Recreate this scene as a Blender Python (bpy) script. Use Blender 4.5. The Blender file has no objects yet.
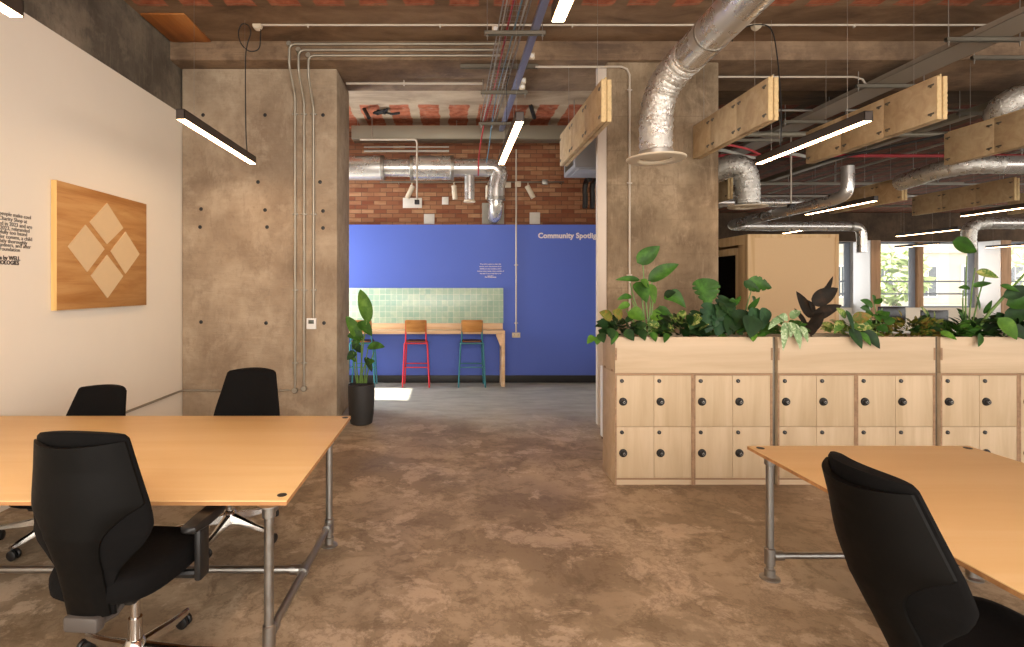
import bpy, bmesh, math, random
import numpy as np
from mathutils import Vector, Matrix

random.seed(7)
SC = bpy.context.scene
COL = SC.collection
F, CX, CY, H = 540.0, 449.0, 286.0, 1.70          # focal length in pixels, vanishing point, eye height


def P(px, py, D):
    """the point that the photograph shows at (px, py), D metres deep"""
    return Vector(((px - CX) * D / F, D, H - (py - CY) * D / F))


# ------------------------------------------------------------------ mesh builder
class MB:
    def __init__(s):
        s.bm = bmesh.new()
        s.mi = 0

    def face(s, vs):
        try:
            f = s.bm.faces.new(vs)
            f.material_index = s.mi
            f.smooth = True
            return f
        except ValueError:
            return None

    def box(s, lo, hi, bev=0.0, mat=None, seg=2):
        lo, hi = Vector(lo), Vector(hi)
        co = [(x, y, z) for x in (lo.x, hi.x) for y in (lo.y, hi.y) for z in (lo.z, hi.z)]
        if mat is not None:
            co = [mat @ Vector(c) for c in co]
        v = [s.bm.verts.new(c) for c in co]
        q = [(0, 1, 3, 2), (4, 6, 7, 5), (0, 4, 5, 1), (2, 3, 7, 6), (0, 2, 6, 4), (1, 5, 7, 3)]
        fs = [s.face([v[i] for i in f]) for f in q]
        if bev > 0:
            es = {e for f in fs for e in f.edges}
            r = bmesh.ops.bevel(s.bm, geom=list(es), offset=bev, segments=seg, affect='EDGES', profile=0.5, clamp_overlap=True)
            for f in r['faces']:
                f.material_index = s.mi
                f.smooth = True
        return s

    def ring(s, c, a, b, r, n):
        return [s.bm.verts.new(c + a * (r * math.cos(2 * math.pi * i / n)) + b * (r * math.sin(2 * math.pi * i / n))) for i in range(n)]

    def bridge(s, r0, r1):
        n = len(r0)
        for i in range(n):
            s.face([r0[i], r0[(i + 1) % n], r1[(i + 1) % n], r1[i]])

    def tube(s, pts, r, n=10, caps=True):
        pts = [Vector(p) for p in pts]
        rs = r if isinstance(r, (list, tuple)) else [r] * len(pts)
        t0 = (pts[1] - pts[0]).normalized()
        a = t0.orthogonal().normalized()
        rings = []
        for i, p in enumerate(pts):
            if i == 0:
                t = t0
            elif i == len(pts) - 1:
                t = (pts[i] - pts[i - 1]).normalized()
            else:
                t = ((pts[i + 1] - pts[i]).normalized() + (pts[i] - pts[i - 1]).normalized())
                t = t.normalized() if t.length > 1e-6 else (pts[i + 1] - pts[i]).normalized()
            a = a - t * a.dot(t)
            a = a.normalized() if a.length > 1e-6 else t.orthogonal().normalized()
            b = t.cross(a)
            rings.append(s.ring(p, a, b, rs[i], n))
        for i in range(len(rings) - 1):
            s.bridge(rings[i], rings[i + 1])
        if caps:
            s.face(list(reversed(rings[0])))
            s.face(rings[-1])
        return s

    def cyl(s, a, b, r, n=16, r2=None):
        return s.tube([a, b], [r, r if r2 is None else r2], n)

    def lathe(s, prof, c=(0, 0, 0), n=32, axis='Z', closed=False):
        c = Vector(c)
        ax = {'Z': (Vector((1, 0, 0)), Vector((0, 1, 0)), Vector((0, 0, 1))),
              'Y': (Vector((1, 0, 0)), Vector((0, 0, 1)), Vector((0, 1, 0))),
              'X': (Vector((0, 1, 0)), Vector((0, 0, 1)), Vector((1, 0, 0)))}[axis]
        rings = [s.ring(c + ax[2] * z, ax[0], ax[1], max(r, 1e-4), n) for r, z in prof]
        for i in range(len(rings) - 1):
            s.bridge(rings[i], rings[i + 1])
        if closed:
            s.bridge(rings[-1], rings[0])
        else:
            s.face(list(reversed(rings[0])))
            s.face(rings[-1])
        return s

    def prism(s, poly, d):
        """poly: list of 3d points, extruded by d"""
        d = Vector(d)
        a = [s.bm.verts.new(Vector(p)) for p in poly]
        b = [s.bm.verts.new(Vector(p) + d) for p in poly]
        s.face(a)
        s.face(list(reversed(b)))
        n = len(a)
        for i in range(n):
            s.face([a[(i + 1) % n], a[i], b[i], b[(i + 1) % n]])
        return s

    def loft(s, rings, cap=True):
        vs = [[s.bm.verts.new(Vector(p)) for p in r] for r in rings]
        for i in range(len(vs) - 1):
            s.bridge(vs[i], vs[i + 1])
        if cap:
            s.face(list(reversed(vs[0])))
            s.face(vs[-1])
        return s

    def sheet(s, rows):
        vs = [[s.bm.verts.new(Vector(p)) for p in r] for r in rows]
        for i in range(len(vs) - 1):
            for j in range(len(vs[0]) - 1):
                s.face([vs[i][j], vs[i][j + 1], vs[i + 1][j + 1], vs[i + 1][j]])
        return s

    def ball(s, c, r, n=12):
        prof = [(r * math.sin(math.pi * i / n), -r * math.cos(math.pi * i / n)) for i in range(n + 1)]
        return s.lathe(prof, c, n * 2 if n < 9 else 16)

    def build(s, name, mats, parent=None, angle=38, recalc=True):
        if recalc:
            bmesh.ops.recalc_face_normals(s.bm, faces=s.bm.faces[:])
        me = bpy.data.meshes.new(name)
        s.bm.to_mesh(me)
        s.bm.free()
        if not isinstance(mats, (list, tuple)):
            mats = [mats]
        for m in mats:
            me.materials.append(m)
        try:
            me.set_sharp_from_angle(angle=math.radians(angle))
        except Exception:
            pass
        o = bpy.data.objects.new(name, me)
        COL.objects.link(o)
        if parent is not None:
            base = BASE.get(parent.name, Vector((0, 0, 0)))
            if base.length > 0:
                me.transform(Matrix.Translation(-base))
            BASE[o.name] = base
            o.parent = parent
        return o


BASE = {}


def tag(o, label, cat, group=None, kind=None):
    o['label'] = label
    o['category'] = cat
    if group:
        o['group'] = group
    if kind:
        o['kind'] = kind
    return o


def thing(name, label, cat, loc=(0, 0, 0), group=None):
    o = bpy.data.objects.new(name, None)
    COL.objects.link(o)
    o.location = loc
    o.empty_display_size = 0.1
    BASE[o.name] = Vector(loc)
    return tag(o, label, cat, group)


def struct(o, label=None, cat=None):
    o['kind'] = 'structure'
    if label:
        o['label'] = label
    if cat:
        o['category'] = cat
    return o


def copy_tree(o, parent=None):
    c = o.copy()
    COL.objects.link(c)
    c.parent = parent
    for ch in list(o.children):
        copy_tree(ch, c)
    return c


def pl(o, label):
    o['label'] = label
    return o


# ------------------------------------------------------------------ materials
def lin(h):
    h = h.lstrip('#')
    c = [int(h[i:i + 2], 16) / 255 for i in (0, 2, 4)]
    return tuple(x / 12.92 if x <= 0.04045 else ((x + 0.055) / 1.055) ** 2.4 for x in c) + (1.0,)


class G:
    def __init__(s, name):
        s.m = bpy.data.materials.new(name)
        s.m.use_nodes = True
        s.nt = s.m.node_tree
        s.b = s.nt.nodes['Principled BSDF']
        s.tc = s.nt.nodes.new('ShaderNodeTexCoord')
        s.co = s.tc.outputs['Object']

    def n(s, t):
        return s.nt.nodes.new(t)

    def l(s, a, b):
        s.nt.links.new(a, b)

    def setv(s, inp, v):
        if hasattr(v, 'node'):
            s.l(v, inp)
        else:
            inp.default_value = v

    def map(s, scale=(1, 1, 1), rot=(0, 0, 0), loc=(0, 0, 0), vec=None):
        m = s.n('ShaderNodeMapping')
        s.l(vec or s.co, m.inputs['Vector'])
        m.inputs['Scale'].default_value = scale
        m.inputs['Rotation'].default_value = rot
        s.setv(m.inputs['Location'], loc)
        return m.outputs[0]

    def rnd(s, k=10.0):
        """the same vector plus a per object offset"""
        oi = s.n('ShaderNodeObjectInfo')
        a = s.n('ShaderNodeVectorMath'); a.operation = 'SCALE'
        cx = s.n('ShaderNodeCombineXYZ')
        for i in range(3):
            s.l(oi.outputs['Random'], cx.inputs[i])
        s.l(cx.outputs[0], a.inputs[0]); a.inputs['Scale'].default_value = k
        b = s.n('ShaderNodeVectorMath'); b.operation = 'ADD'
        s.l(s.co, b.inputs[0]); s.l(a.outputs[0], b.inputs[1])
        s.oi = oi
        return b.outputs[0]

    def noise(s, vec=None, scale=5, detail=6, rough=0.6, dist=0.0):
        n = s.n('ShaderNodeTexNoise')
        s.l(vec or s.co, n.inputs['Vector'])
        n.inputs['Scale'].default_value = scale
        n.inputs['Detail'].default_value = detail
        n.inputs['Roughness'].default_value = rough
        n.inputs['Distortion'].default_value = dist
        return n.outputs['Fac']

    def ramp(s, fac, stops, interp='LINEAR'):
        r = s.n('ShaderNodeValToRGB')
        s.l(fac, r.inputs[0])
        e = r.color_ramp.elements
        r.color_ramp.interpolation = interp
        while len(e) < len(stops):
            e.new(0.5)
        for i, (p, c) in enumerate(stops):
            e[i].position = p
            e[i].color = lin(c) if isinstance(c, str) else (c, c, c, 1)
        return r.outputs[0]

    def mix(s, fac, a, b, mode='MIX'):
        m = s.n('ShaderNodeMix'); m.data_type = 'RGBA'; m.blend_type = mode
        s.setv(m.inputs[0], fac)
        s.setv(m.inputs[6], lin(a) if isinstance(a, str) else a)
        s.setv(m.inputs[7], lin(b) if isinstance(b, str) else b)
        return m.outputs[2]

    def math(s, op, a, b=0.0, c=None):
        m = s.n('ShaderNodeMath'); m.operation = op
        s.setv(m.inputs[0], a); s.setv(m.inputs[1], b)
        if c is not None:
            s.setv(m.inputs[2], c)
        return m.outputs[0]

    def rng(s, v, a, b, c=0.0, d=1.0):
        m = s.n('ShaderNodeMapRange'); m.interpolation_type = 'SMOOTHSTEP'
        s.l(v, m.inputs['Value'])
        for k, x in zip(('From Min', 'From Max', 'To Min', 'To Max'), (a, b, c, d)):
            m.inputs[k].default_value = x
        return m.outputs[0]

    def xyz(s, vec=None):
        n = s.n('ShaderNodeSeparateXYZ')
        s.l(vec or s.co, n.inputs[0])
        return n.outputs

    def bump(s, h, strength=0.3, dist=0.01):
        b = s.n('ShaderNodeBump')
        b.inputs['Strength'].default_value = strength
        b.inputs['Distance'].default_value = dist
        s.l(h, b.inputs['Height'])
        s.l(b.outputs[0], s.b.inputs['Normal'])

    def out(s, col, rough=0.5, metal=0.0, spec=None):
        s.setv(s.b.inputs['Base Color'], lin(col) if isinstance(col, str) else col)
        s.setv(s.b.inputs['Roughness'], rough)
        s.b.inputs['Metallic'].default_value = metal
        if spec is not None:
            s.b.inputs['Specular IOR Level'].default_value = spec
        return s.m


def plain(name, c, rough=0.5, metal=0.0, var=0.06, scale=8, bump=0.0, spec=None):
    """a plain finish with slight unevenness"""
    g = G(name)
    f = g.noise(scale=scale, detail=4)
    a = lin(c)
    lo = tuple(x * (1 - var) for x in a[:3]) + (1,)
    hi = tuple(min(1, x * (1 + var)) for x in a[:3]) + (1,)
    col = g.mix(f, lo, hi)
    if bump:
        g.bump(g.noise(scale=scale * 12, detail=3), bump, 0.004)
    r = g.rng(f, 0.2, 0.8, max(0, rough - 0.05), min(1, rough + 0.05))
    return g.out(col, r, metal, spec)


def concrete(name, dark, mid, light, stretch=(1, 1, 4), rough=0.85, streak=(6, 6, 0.6), dirt='#3c322a', dirt_amt=0.5, bump=0.35, board=0.0):
    g = G(name)
    big = g.noise(g.map((1, 1, 1)), 1.2, 12, 0.62, 0.2)
    c = g.ramp(big, [(0.32, dark), (0.5, mid), (0.68, light)])
    # blotches
    bl = g.noise(g.map((1, 1, 1), loc=(5, 2, 8)), 3.4, 12, 0.7, 0.2)
    c = g.mix(g.rng(bl, 0.50, 0.64, 0, 0.45), c, dark)
    pa = g.noise(g.map((1, 1, 1), loc=(2, 7, 3)), 2.3, 12, 0.72, 0.3)
    c = g.mix(g.rng(pa, 0.52, 0.66, 0, 0.5), c, light)
    # faint form-board lines and streaks
    st = g.noise(g.map(stretch), 2.4, 8, 0.75)
    c = g.mix(g.rng(st, 0.50, 0.70, 0, 0.30), c, dark)
    sk = g.noise(g.map(streak), 1.8, 8, 0.7)
    c = g.mix(g.rng(sk, 0.52, 0.68, 0, 0.40), c, light)
    sk2 = g.noise(g.map(tuple(x * 3 for x in streak), loc=(4, 1, 6)), 2.2, 8, 0.75)
    c = g.mix(g.rng(sk2, 0.52, 0.66, 0, 0.35), c, dark)
    if board:
        z = g.xyz(g.map((1, 1, 1)))[2]
        fr = g.math('ABSOLUTE', g.math('SUBTRACT', g.math('FRACT', g.math('DIVIDE', g.math('ADD', z, g.math('MULTIPLY', g.noise(scale=2.0, detail=3), 0.012)), board)), 0.5))
        ln = g.math('MULTIPLY', g.rng(fr, 0.475, 0.497, 0, 0.22), g.rng(pa, 0.40, 0.58, 0.2, 1))
        c = g.mix(ln, c, dirt)
    sp = g.noise(scale=30, detail=6, rough=0.8)
    c = g.mix(g.rng(sp, 0.57, 0.70, 0, dirt_amt), c, dirt)
    h = g.noise(g.map(stretch), 9, 8, 0.7)
    g.bump(h, bump, 0.02)
    return g.out(c, rough, 0, 0.3)


def wood(name, dark, mid, light, axis='X', rough=0.45, grain=1.0, spec=0.35, rnd=True, amt=1.0):
    g = G(name)
    v = g.rnd() if rnd else g.co
    sc = {'X': (0.35, 4, 4), 'Y': (4, 0.35, 4), 'Z': (4, 4, 0.35)}[axis]
    m = g.map(sc, vec=v)
    a = g.noise(m, 2.2 * grain, 5, 0.6, 0.8)
    c = g.ramp(a, [(0.3, dark), (0.5, mid), (0.72, light)])
    b = g.noise(g.map(tuple(x * 3 for x in sc), vec=v), 4 * grain, 4, 0.7)
    c = g.mix(g.rng(b, 0.5, 0.85, 0, 0.35 * amt), c, dark)
    if rnd:
        c = g.mix(g.math('MULTIPLY', g.oi.outputs['Random'], 0.10), c, dark)
    g.bump(b, 0.04, 0.002)
    return g.out(c, rough, 0, spec)


def metal(name, c, rough=0.35, var=0.2, scale=6, bump=0.0, bscale=30, m=1.0):
    g = G(name)
    f = g.noise(scale=scale, detail=5, rough=0.65)
    a = lin(c)
    col = g.mix(f, tuple(x * (1 - var) for x in a[:3]) + (1,), tuple(min(1, x * (1 + var)) for x in a[:3]) + (1,))
    if bump:
        g.bump(g.noise(scale=bscale, detail=5, rough=0.6, dist=1.0), bump, 0.03)
    return g.out(col, g.rng(f, 0.2, 0.8, max(0.05, rough - 0.1), rough + 0.12), m)


M = {}
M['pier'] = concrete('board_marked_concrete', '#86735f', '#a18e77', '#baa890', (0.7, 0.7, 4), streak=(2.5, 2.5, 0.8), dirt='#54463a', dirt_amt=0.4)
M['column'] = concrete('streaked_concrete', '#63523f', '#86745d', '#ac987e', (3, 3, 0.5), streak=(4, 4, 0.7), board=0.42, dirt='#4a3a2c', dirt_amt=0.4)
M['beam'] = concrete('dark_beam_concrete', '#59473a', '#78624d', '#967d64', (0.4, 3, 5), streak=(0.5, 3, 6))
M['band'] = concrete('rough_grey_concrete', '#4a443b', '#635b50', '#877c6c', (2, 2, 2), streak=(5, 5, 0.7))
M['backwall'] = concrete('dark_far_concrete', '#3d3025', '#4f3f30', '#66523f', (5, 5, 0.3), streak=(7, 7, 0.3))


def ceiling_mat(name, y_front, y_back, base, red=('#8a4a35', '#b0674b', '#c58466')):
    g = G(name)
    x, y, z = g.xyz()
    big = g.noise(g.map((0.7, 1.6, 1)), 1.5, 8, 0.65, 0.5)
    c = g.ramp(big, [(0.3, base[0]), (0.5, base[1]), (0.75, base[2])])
    wob = g.math('MULTIPLY', g.math('SUBTRACT', g.noise(scale=3.5, detail=5), 0.5), 0.12)
    xx = g.math('ADD', x, wob)
    fr = g.math('FRACT', g.math('DIVIDE', g.math('ADD', xx, 50 * 0.47 - 0.155 + 0.235), 0.47))
    d = g.math('ABSOLUTE', g.math('SUBTRACT', fr, 0.5))
    strip = g.rng(d, 0.31, 0.35, 1, 0)
    yy = g.math('ADD', y, wob)
    if y_front is not None:
        strip = g.math('MULTIPLY', strip, g.rng(yy, y_front - 0.02, y_front + 0.02, 1, 0))
    if y_back is not None:
        strip = g.math('MULTIPLY', strip, g.rng(yy, y_back - 0.02, y_back + 0.05, 0, 1))
    stain = g.noise(scale=6, detail=6, rough=0.7)
    strip = g.math('MULTIPLY', strip, g.rng(stain, 0.30, 0.45, 0.35, 1))
    terra = g.ramp(g.noise(scale=9, detail=5), [(0.3, red[0]), (0.55, red[1]), (0.8, red[2])])
    joint = g.math('FRACT', g.math('DIVIDE', yy, 0.3))
    terra = g.mix(g.rng(joint, 0.93, 0.97, 0, 0.7), terra, '#8f7a66')
    c = g.mix(strip, c, terra)
    sp = g.noise(scale=28, detail=4, rough=0.7)
    c = g.mix(g.rng(sp, 0.6, 0.75, 0, 0.4), c, '#3c3027')
    g.bump(g.noise(g.map((0.6, 4, 1)), 8, 6, 0.7), 0.35, 0.02)
    return g.out(c, 0.9, 0, 0.2)


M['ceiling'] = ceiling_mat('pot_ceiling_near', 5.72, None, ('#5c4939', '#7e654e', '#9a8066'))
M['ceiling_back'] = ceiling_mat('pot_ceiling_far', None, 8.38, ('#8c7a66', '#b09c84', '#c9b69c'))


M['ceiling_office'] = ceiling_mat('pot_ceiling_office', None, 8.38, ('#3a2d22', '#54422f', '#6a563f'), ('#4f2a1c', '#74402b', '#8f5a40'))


def floor_mat():
    g = G('polished_brown_screed')
    x, y, z = g.xyz()
    a = g.noise(g.map((1.0, 0.8, 1)), 1.1, 12, 0.60, 0.25)
    c = g.ramp(a, [(0.30, '#897962'), (0.45, '#9e8c74'), (0.55, '#ad9b82'), (0.70, '#bbaa92')])
    # dark worn clouds with ragged edges
    q = g.noise(g.map((1, 1, 1), loc=(1, 3, 7)), 1.5, 14, 0.70, 0.25)
    c = g.mix(g.rng(q, 0.48, 0.56, 0, 0.45), c, '#64543e')
    # pale exposed patches, sharp on one side
    p = g.noise(g.map((1, 1, 1), loc=(4, 9, 2)), 2.1, 14, 0.68, 0.3)
    c = g.mix(g.rng(p, 0.545, 0.575, 0, 0.58), c, '#c6b39c')
    r = g.noise(g.map((1, 1, 1), loc=(7, 2, 5)), 4.2, 14, 0.74, 0.5)
    c = g.mix(g.rng(r, 0.52, 0.60, 0, 0.45), c, '#64543e')
    net = g.math('ABSOLUTE', g.math('SUBTRACT', g.noise(g.map((1, 1, 1), loc=(9, 4, 1)), 2.2, 14, 0.74, 0.2), 0.5))
    c = g.mix(g.rng(net, 0.0, 0.03, 0.38, 0), c, '#5f4d38')
    fine = g.noise(scale=40, detail=6, rough=0.8)
    c = g.mix(g.rng(fine, 0.52, 0.70, 0, 0.38), c, '#77624b')
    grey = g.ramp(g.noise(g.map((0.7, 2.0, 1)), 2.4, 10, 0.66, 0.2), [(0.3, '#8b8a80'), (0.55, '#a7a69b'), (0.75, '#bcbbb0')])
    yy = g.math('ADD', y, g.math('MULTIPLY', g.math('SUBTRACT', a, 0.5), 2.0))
    c = g.mix(g.rng(yy, 5.6, 7.9, 0, 0.97), c, grey)  # cool daylight of the back room painted into the floor as grey
    g.bump(fine, 0.05, 0.003)
    return g.out(c, g.rng(a, 0.3, 0.7, 0.40, 0.58), 0, 0.35)


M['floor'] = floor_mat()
M['white_wall'] = plain('warm_white_plaster', '#ebe3d4', 0.9, var=0.03, scale=2, bump=0.05, spec=0.2)
M['lining'] = plain('pale_plasterboard', '#c9bcae', 0.85, var=0.06, scale=5, spec=0.2)
M['white_paint'] = plain('white_paint', '#e8e6e2', 0.5, var=0.03)
M['blue'] = plain('blue_wall_paint', '#5469bd', 0.6, var=0.03, scale=2, spec=0.3)
M['skirting'] = plain('black_skirting_paint', '#1d1c1c', 0.5, var=0.1)


def brick_mat():
    g = G('red_brickwork')
    x, y, z = g.xyz()
    cb = g.n('ShaderNodeCombineXYZ')
    g.l(x, cb.inputs[0]); g.l(z, cb.inputs[1])
    wob = g.noise(scale=6, detail=3)
    b = g.n('ShaderNodeTexBrick')
    g.l(cb.outputs[0], b.inputs['Vector'])
    b.inputs['Scale'].default_value = 1.0
    b.inputs['Brick Width'].default_value = 0.225
    b.inputs['Row Height'].default_value = 0.077
    b.inputs['Mortar Size'].default_value = 0.006
    b.inputs['Mortar Smooth'].default_value = 0.3
    b.inputs['Bias'].default_value = -0.1
    b.inputs['Color1'].default_value = lin('#7c4833')
    b.inputs['Color2'].default_value = lin('#b58a66')
    b.inputs['Mortar'].default_value = lin('#5d493b')
    n = g.noise(g.map((3, 1, 12)), 2, 5, 0.6)
    c = g.mix(g.rng(n, 0.35, 0.65, 0, 0.5), b.outputs['Color'], '#8f5a3e')
    c = g.mix(g.rng(g.noise(scale=1.2, detail=5), 0.5, 0.72, 0, 0.6), c, '#5f4433')
    g.bump(g.math('SUBTRACT', 1.0, b.outputs['Fac']), 0.5, 0.01)
    return g.out(c, 0.9, 0, 0.2)


def tile_mat():
    g = G('sage_green_tiles')
    x, y, z = g.xyz()
    cb = g.n('ShaderNodeCombineXYZ')
    g.l(x, cb.inputs[0]); g.l(z, cb.inputs[1])
    b = g.n('ShaderNodeTexBrick')
    g.l(g.map((1, 1, 1), loc=(0.02, 0.0525, 0), vec=cb.outputs[0]), b.inputs['Vector'])
    b.offset = 0.0
    b.inputs['Scale'].default_value = 1.0
    b.inputs['Brick Width'].default_value = 0.1
    b.inputs['Row Height'].default_value = 0.1
    b.inputs['Mortar Size'].default_value = 0.004
    b.inputs['Color1'].default_value = lin('#9fc0ab')
    b.inputs['Color2'].default_value = lin('#bdd0b6')
    b.inputs['Mortar'].default_value = lin('#d8dccb')
    c = g.mix(g.rng(g.noise(scale=14, detail=4), 0.4, 0.7, 0, 0.4), b.outputs['Color'], '#8fb5a6')
    g.bump(g.math('SUBTRACT', 1.0, b.outputs['Fac']), 0.3, 0.004)
    return g.out(c, 0.25, 0, 0.5)


M['brick'] = brick_mat()
M['tile'] = tile_mat()
M['birch'] = wood('birch_plywood', '#ae9878', '#b9a384', '#c4ae90', 'Z', 0.5, 0.9, amt=0.6)
M['birch_x'] = wood('birch_plywood_lying', '#b19b7d', '#bca689', '#c6b093', 'X', 0.5, 0.8, amt=0.5)
M['birch_edge'] = wood('plywood_edge', '#7d624a', '#917357', '#a18263', 'X', 0.6, 2.0)
M['table'] = wood('table_birch', '#e0bb80', '#e6c48c', '#eacb98', 'X', 0.42, 0.5, amt=0.25, spec=0.4)
M['table_edge'] = wood('table_edge_ply', '#94683f', '#b07f50', '#c79663', 'X', 0.6, 2.0)
M['art'] = wood('pine_art_panel', '#a06a34', '#bb8a52', '#cba26a', 'Y', 0.5, 0.8, rnd=False, amt=2.0)
M['art_edge'] = wood('pale_pine_edge', '#cfa766', '#dcb877', '#e6c88e', 'Z', 0.5, 1.0, rnd=False)
M['mdf'] = plain('pale_board', '#d8bd94', 0.7, var=0.05, scale=14)
M['baffle'] = wood('tan_fibre_board', '#ad9270', '#bda47f', '#cbb48f', 'X', 0.8, 0.8, amt=0.6)
M['baffle_edge'] = plain('pale_fibre_edge', '#cdb283', 0.95, var=0.25, scale=40, bump=0.5)
M['ceil_ply'] = wood('orange_ply', '#8a5228', '#a4642f', '#b87a40', 'Y', 0.45, 0.7)
M['pod'] = plain('pod_plywood', '#d3b084', 0.7, var=0.05, scale=60)
M['pod_frame'] = wood('pod_frame_ply', '#c09a6b', '#d0ac7d', '#dcbd92', 'Z', 0.55, 1.0)
M['stool_wood'] = wood('stool_oak', '#9a6532', '#b47c40', '#c68f52', 'X', 0.4, 1.2)
M['stool_seat'] = wood('stool_seat_wood', '#6a3d22', '#7c4a2a', '#8c5a36', 'X', 0.4, 1.2)
M['pine'] = wood('pale_pine_counter', '#d0a67a', '#dfbb93', '#ead0ae', 'X', 0.5, 0.8)
M['galv'] = metal('galvanised_steel', '#a8a49c', 0.42, 0.18, 20)
M['strut'] = metal('dull_strut_steel', '#7d7669', 0.55, 0.2, 15)
M['spiral'] = metal('spiral_duct_steel', '#d6d4d0', 0.27, 0.03, 3, m=0.75)
M['foil'] = metal('crinkled_foil', '#d6d2ca', 0.30, 0.05, 14, bump=0.6, bscale=26, m=0.8)
M['tray_grey'] = plain('dusty_tray_steel', '#8d8376', 0.6, var=0.15, scale=40)
M['tray'] = metal('blue_grey_trunking', '#8b8fa8', 0.5, 0.08, 10, m=0.6)
M['chrome'] = metal('polished_aluminium', '#c9c6c2', 0.16, 0.06, 6)
M['pipe'] = metal('galvanised_tube', '#9d9b97', 0.38, 0.15, 30)
M['grey_duct'] = metal('grey_rect_duct', '#8f8878', 0.55, 0.1, 4, m=0.5)
M['conduit'] = metal('conduit_steel', '#a39c8e', 0.45, 0.15, 25, m=0.7)
M['white_pipe'] = plain('white_conduit', '#bcb0a0', 0.5)
M['red_paint'] = plain('red_enamel', '#cf2f3c', 0.35, var=0.05)
M['teal_paint'] = plain('teal_enamel', '#2a6f78', 0.35, var=0.05)
M['red_cable'] = plain('red_cable_sheath', '#a83237', 0.5)
M['blue_cable'] = plain('blue_cable_sheath', '#5f8aa0', 0.5)
M['grey_cable'] = plain('grey_cable_sheath', '#b0aca4', 0.6)
M['black'] = plain('black_plastic', '#141313', 0.45, var=0.1)
M['black_cord'] = plain('black_flex', '#1b1816', 0.6)
M['fabric'] = plain('black_chair_fabric', '#0a0909', 0.9, var=0.2, scale=60, bump=0.15, spec=0.15)
M['shell'] = plain('black_chair_shell', '#080706', 0.6, var=0.1, scale=30, spec=0.14)
M['grey_plastic'] = plain('dark_grey_plastic', '#4a4440', 0.55)
M['lamp_body'] = plain('bronze_lamp_housing', '#3a3029', 0.45, var=0.08)
M['wire'] = metal('thin_steel_wire', '#a39c92', 0.4, 0.05)
M['pot'] = plain('charcoal_plant_pot', '#242322', 0.6, var=0.15, scale=20)
M['soil'] = plain('dark_soil', '#241a13', 0.95, var=0.4, scale=60, bump=0.6)
M['hvac_white'] = plain('off_white_diffuser', '#cfc0a8', 0.6)
M['ac_grey'] = plain('fan_coil_grey', '#8d8d90', 0.5)
M['patch'] = plain('white_plaster_patch', '#d6cfc4', 0.8, var=0.1, scale=20)
M['grout_patch'] = plain('grey_mortar_patch', '#a39c8e', 0.9, var=0.15, scale=20)
M['text_dark'] = plain('dark_lettering', '#4a4340', 0.6)
M['text_pale'] = plain('pale_lettering', '#e3d6d2', 0.6)
M['screen'] = plain('dark_screen', '#17181b', 0.2)
M['lcd'] = plain('thermostat_display', '#4c5148', 0.3)
M['window_frame'] = plain('grey_window_frame', '#8f99a8', 0.5)
M['timber_post'] = wood('window_timber_post', '#9c7a5c', '#b08c6a', '#c09d7b', 'Z', 0.6)
M['desk'] = M['birch_x']


def leaf_mat(name, dark, mid, light, rough=0.4, vein=None):
    g = G(name)
    v = g.rnd()
    a = g.noise(v, 9, 5, 0.6, 0.3)
    c = g.ramp(a, [(0.3, dark), (0.52, mid), (0.75, light)])
    if vein:
        b = g.noise(v, 26, 3, 0.5, 1.5)
        c = g.mix(g.rng(b, 0.52, 0.62, 0, 0.6), c, vein)
    g.b.inputs['Subsurface Weight'].default_value = 0.0
    return g.out(c, rough + 0.08, 0, 0.2)


M['leaf_bright'] = leaf_mat('bright_leaf', '#35561a', '#4a7022', '#6a9036')
M['leaf_mid'] = leaf_mat('mid_leaf', '#223e14', '#31561c', '#4c7a2b')
M['leaf_dark'] = leaf_mat('dark_leaf', '#142611', '#1e3818', '#325224', 0.45)
M['leaf_blue'] = leaf_mat('blue_green_leaf', '#1a3020', '#274428', '#3d5f38', 0.42)
M['leaf_silver'] = leaf_mat('silver_leaf', '#4f6d44', '#7f9a6c', '#b0c39b', 0.4, '#c9d6b4')
M['leaf_rubber'] = leaf_mat('rubber_leaf', '#15100a', '#20180e', '#3c2818', 0.55)
M['leaf_croton'] = leaf_mat('croton_leaf', '#3b4a1a', '#5e6424', '#93803a', 0.45, '#8a5a32')
M['leaf_vari'] = leaf_mat('variegated_leaf', '#2d4a1d', '#4d6f2c', '#a5a95c', 0.4, '#c3bb78')
M['stem'] = plain('green_stem', '#5b7a35', 0.5, var=0.2)
M['stem_brown'] = plain('brown_stem', '#5a4632', 0.7, var=0.2)


def glow(name, c, s):
    g = G(name)
    g.out(c, 0.5)
    g.b.inputs['Emission Color'].default_value = lin(c)
    g.b.inputs['Emission Strength'].default_value = s
    return g.m


M['glow'] = glow('lamp_diffuser', '#ffcf9a', 18.0)


def glass_mat():
    g = G('window_glass')
    nt = g.nt
    tr = g.n('ShaderNodeBsdfTransparent')
    gl = g.n('ShaderNodeBsdfGlossy'); gl.inputs['Roughness'].default_value = 0.03
    fr = g.n('ShaderNodeFresnel'); fr.inputs['IOR'].default_value = 1.3
    mx = g.n('ShaderNodeMixShader')
    g.l(fr.outputs[0], mx.inputs[0]); g.l(tr.outputs[0], mx.inputs[1]); g.l(gl.outputs[0], mx.inputs[2])
    g.l(mx.outputs[0], nt.nodes['Material Output'].inputs['Surface'])
    return g.m


M['glass'] = glass_mat()

# ------------------------------------------------------------------ the setting
YCOL = 6.60
YF, YB = 6.80, 7.64            # front and back of the concrete piers
XW = -3.37                     # left wall
ZC, ZC2, ZB = 4.67, 4.52, 4.44  # near ceiling, far ceiling, underside of the beam
BW = 9.51                      # blue wall
FW = 21.3                      # far window wall
XR = 27.0


def sbox(name, lo, hi, m, bev=0.0, label=None, cat=None):
    return struct(MB().box(lo, hi, bev).build(name, m), label, cat)


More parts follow.
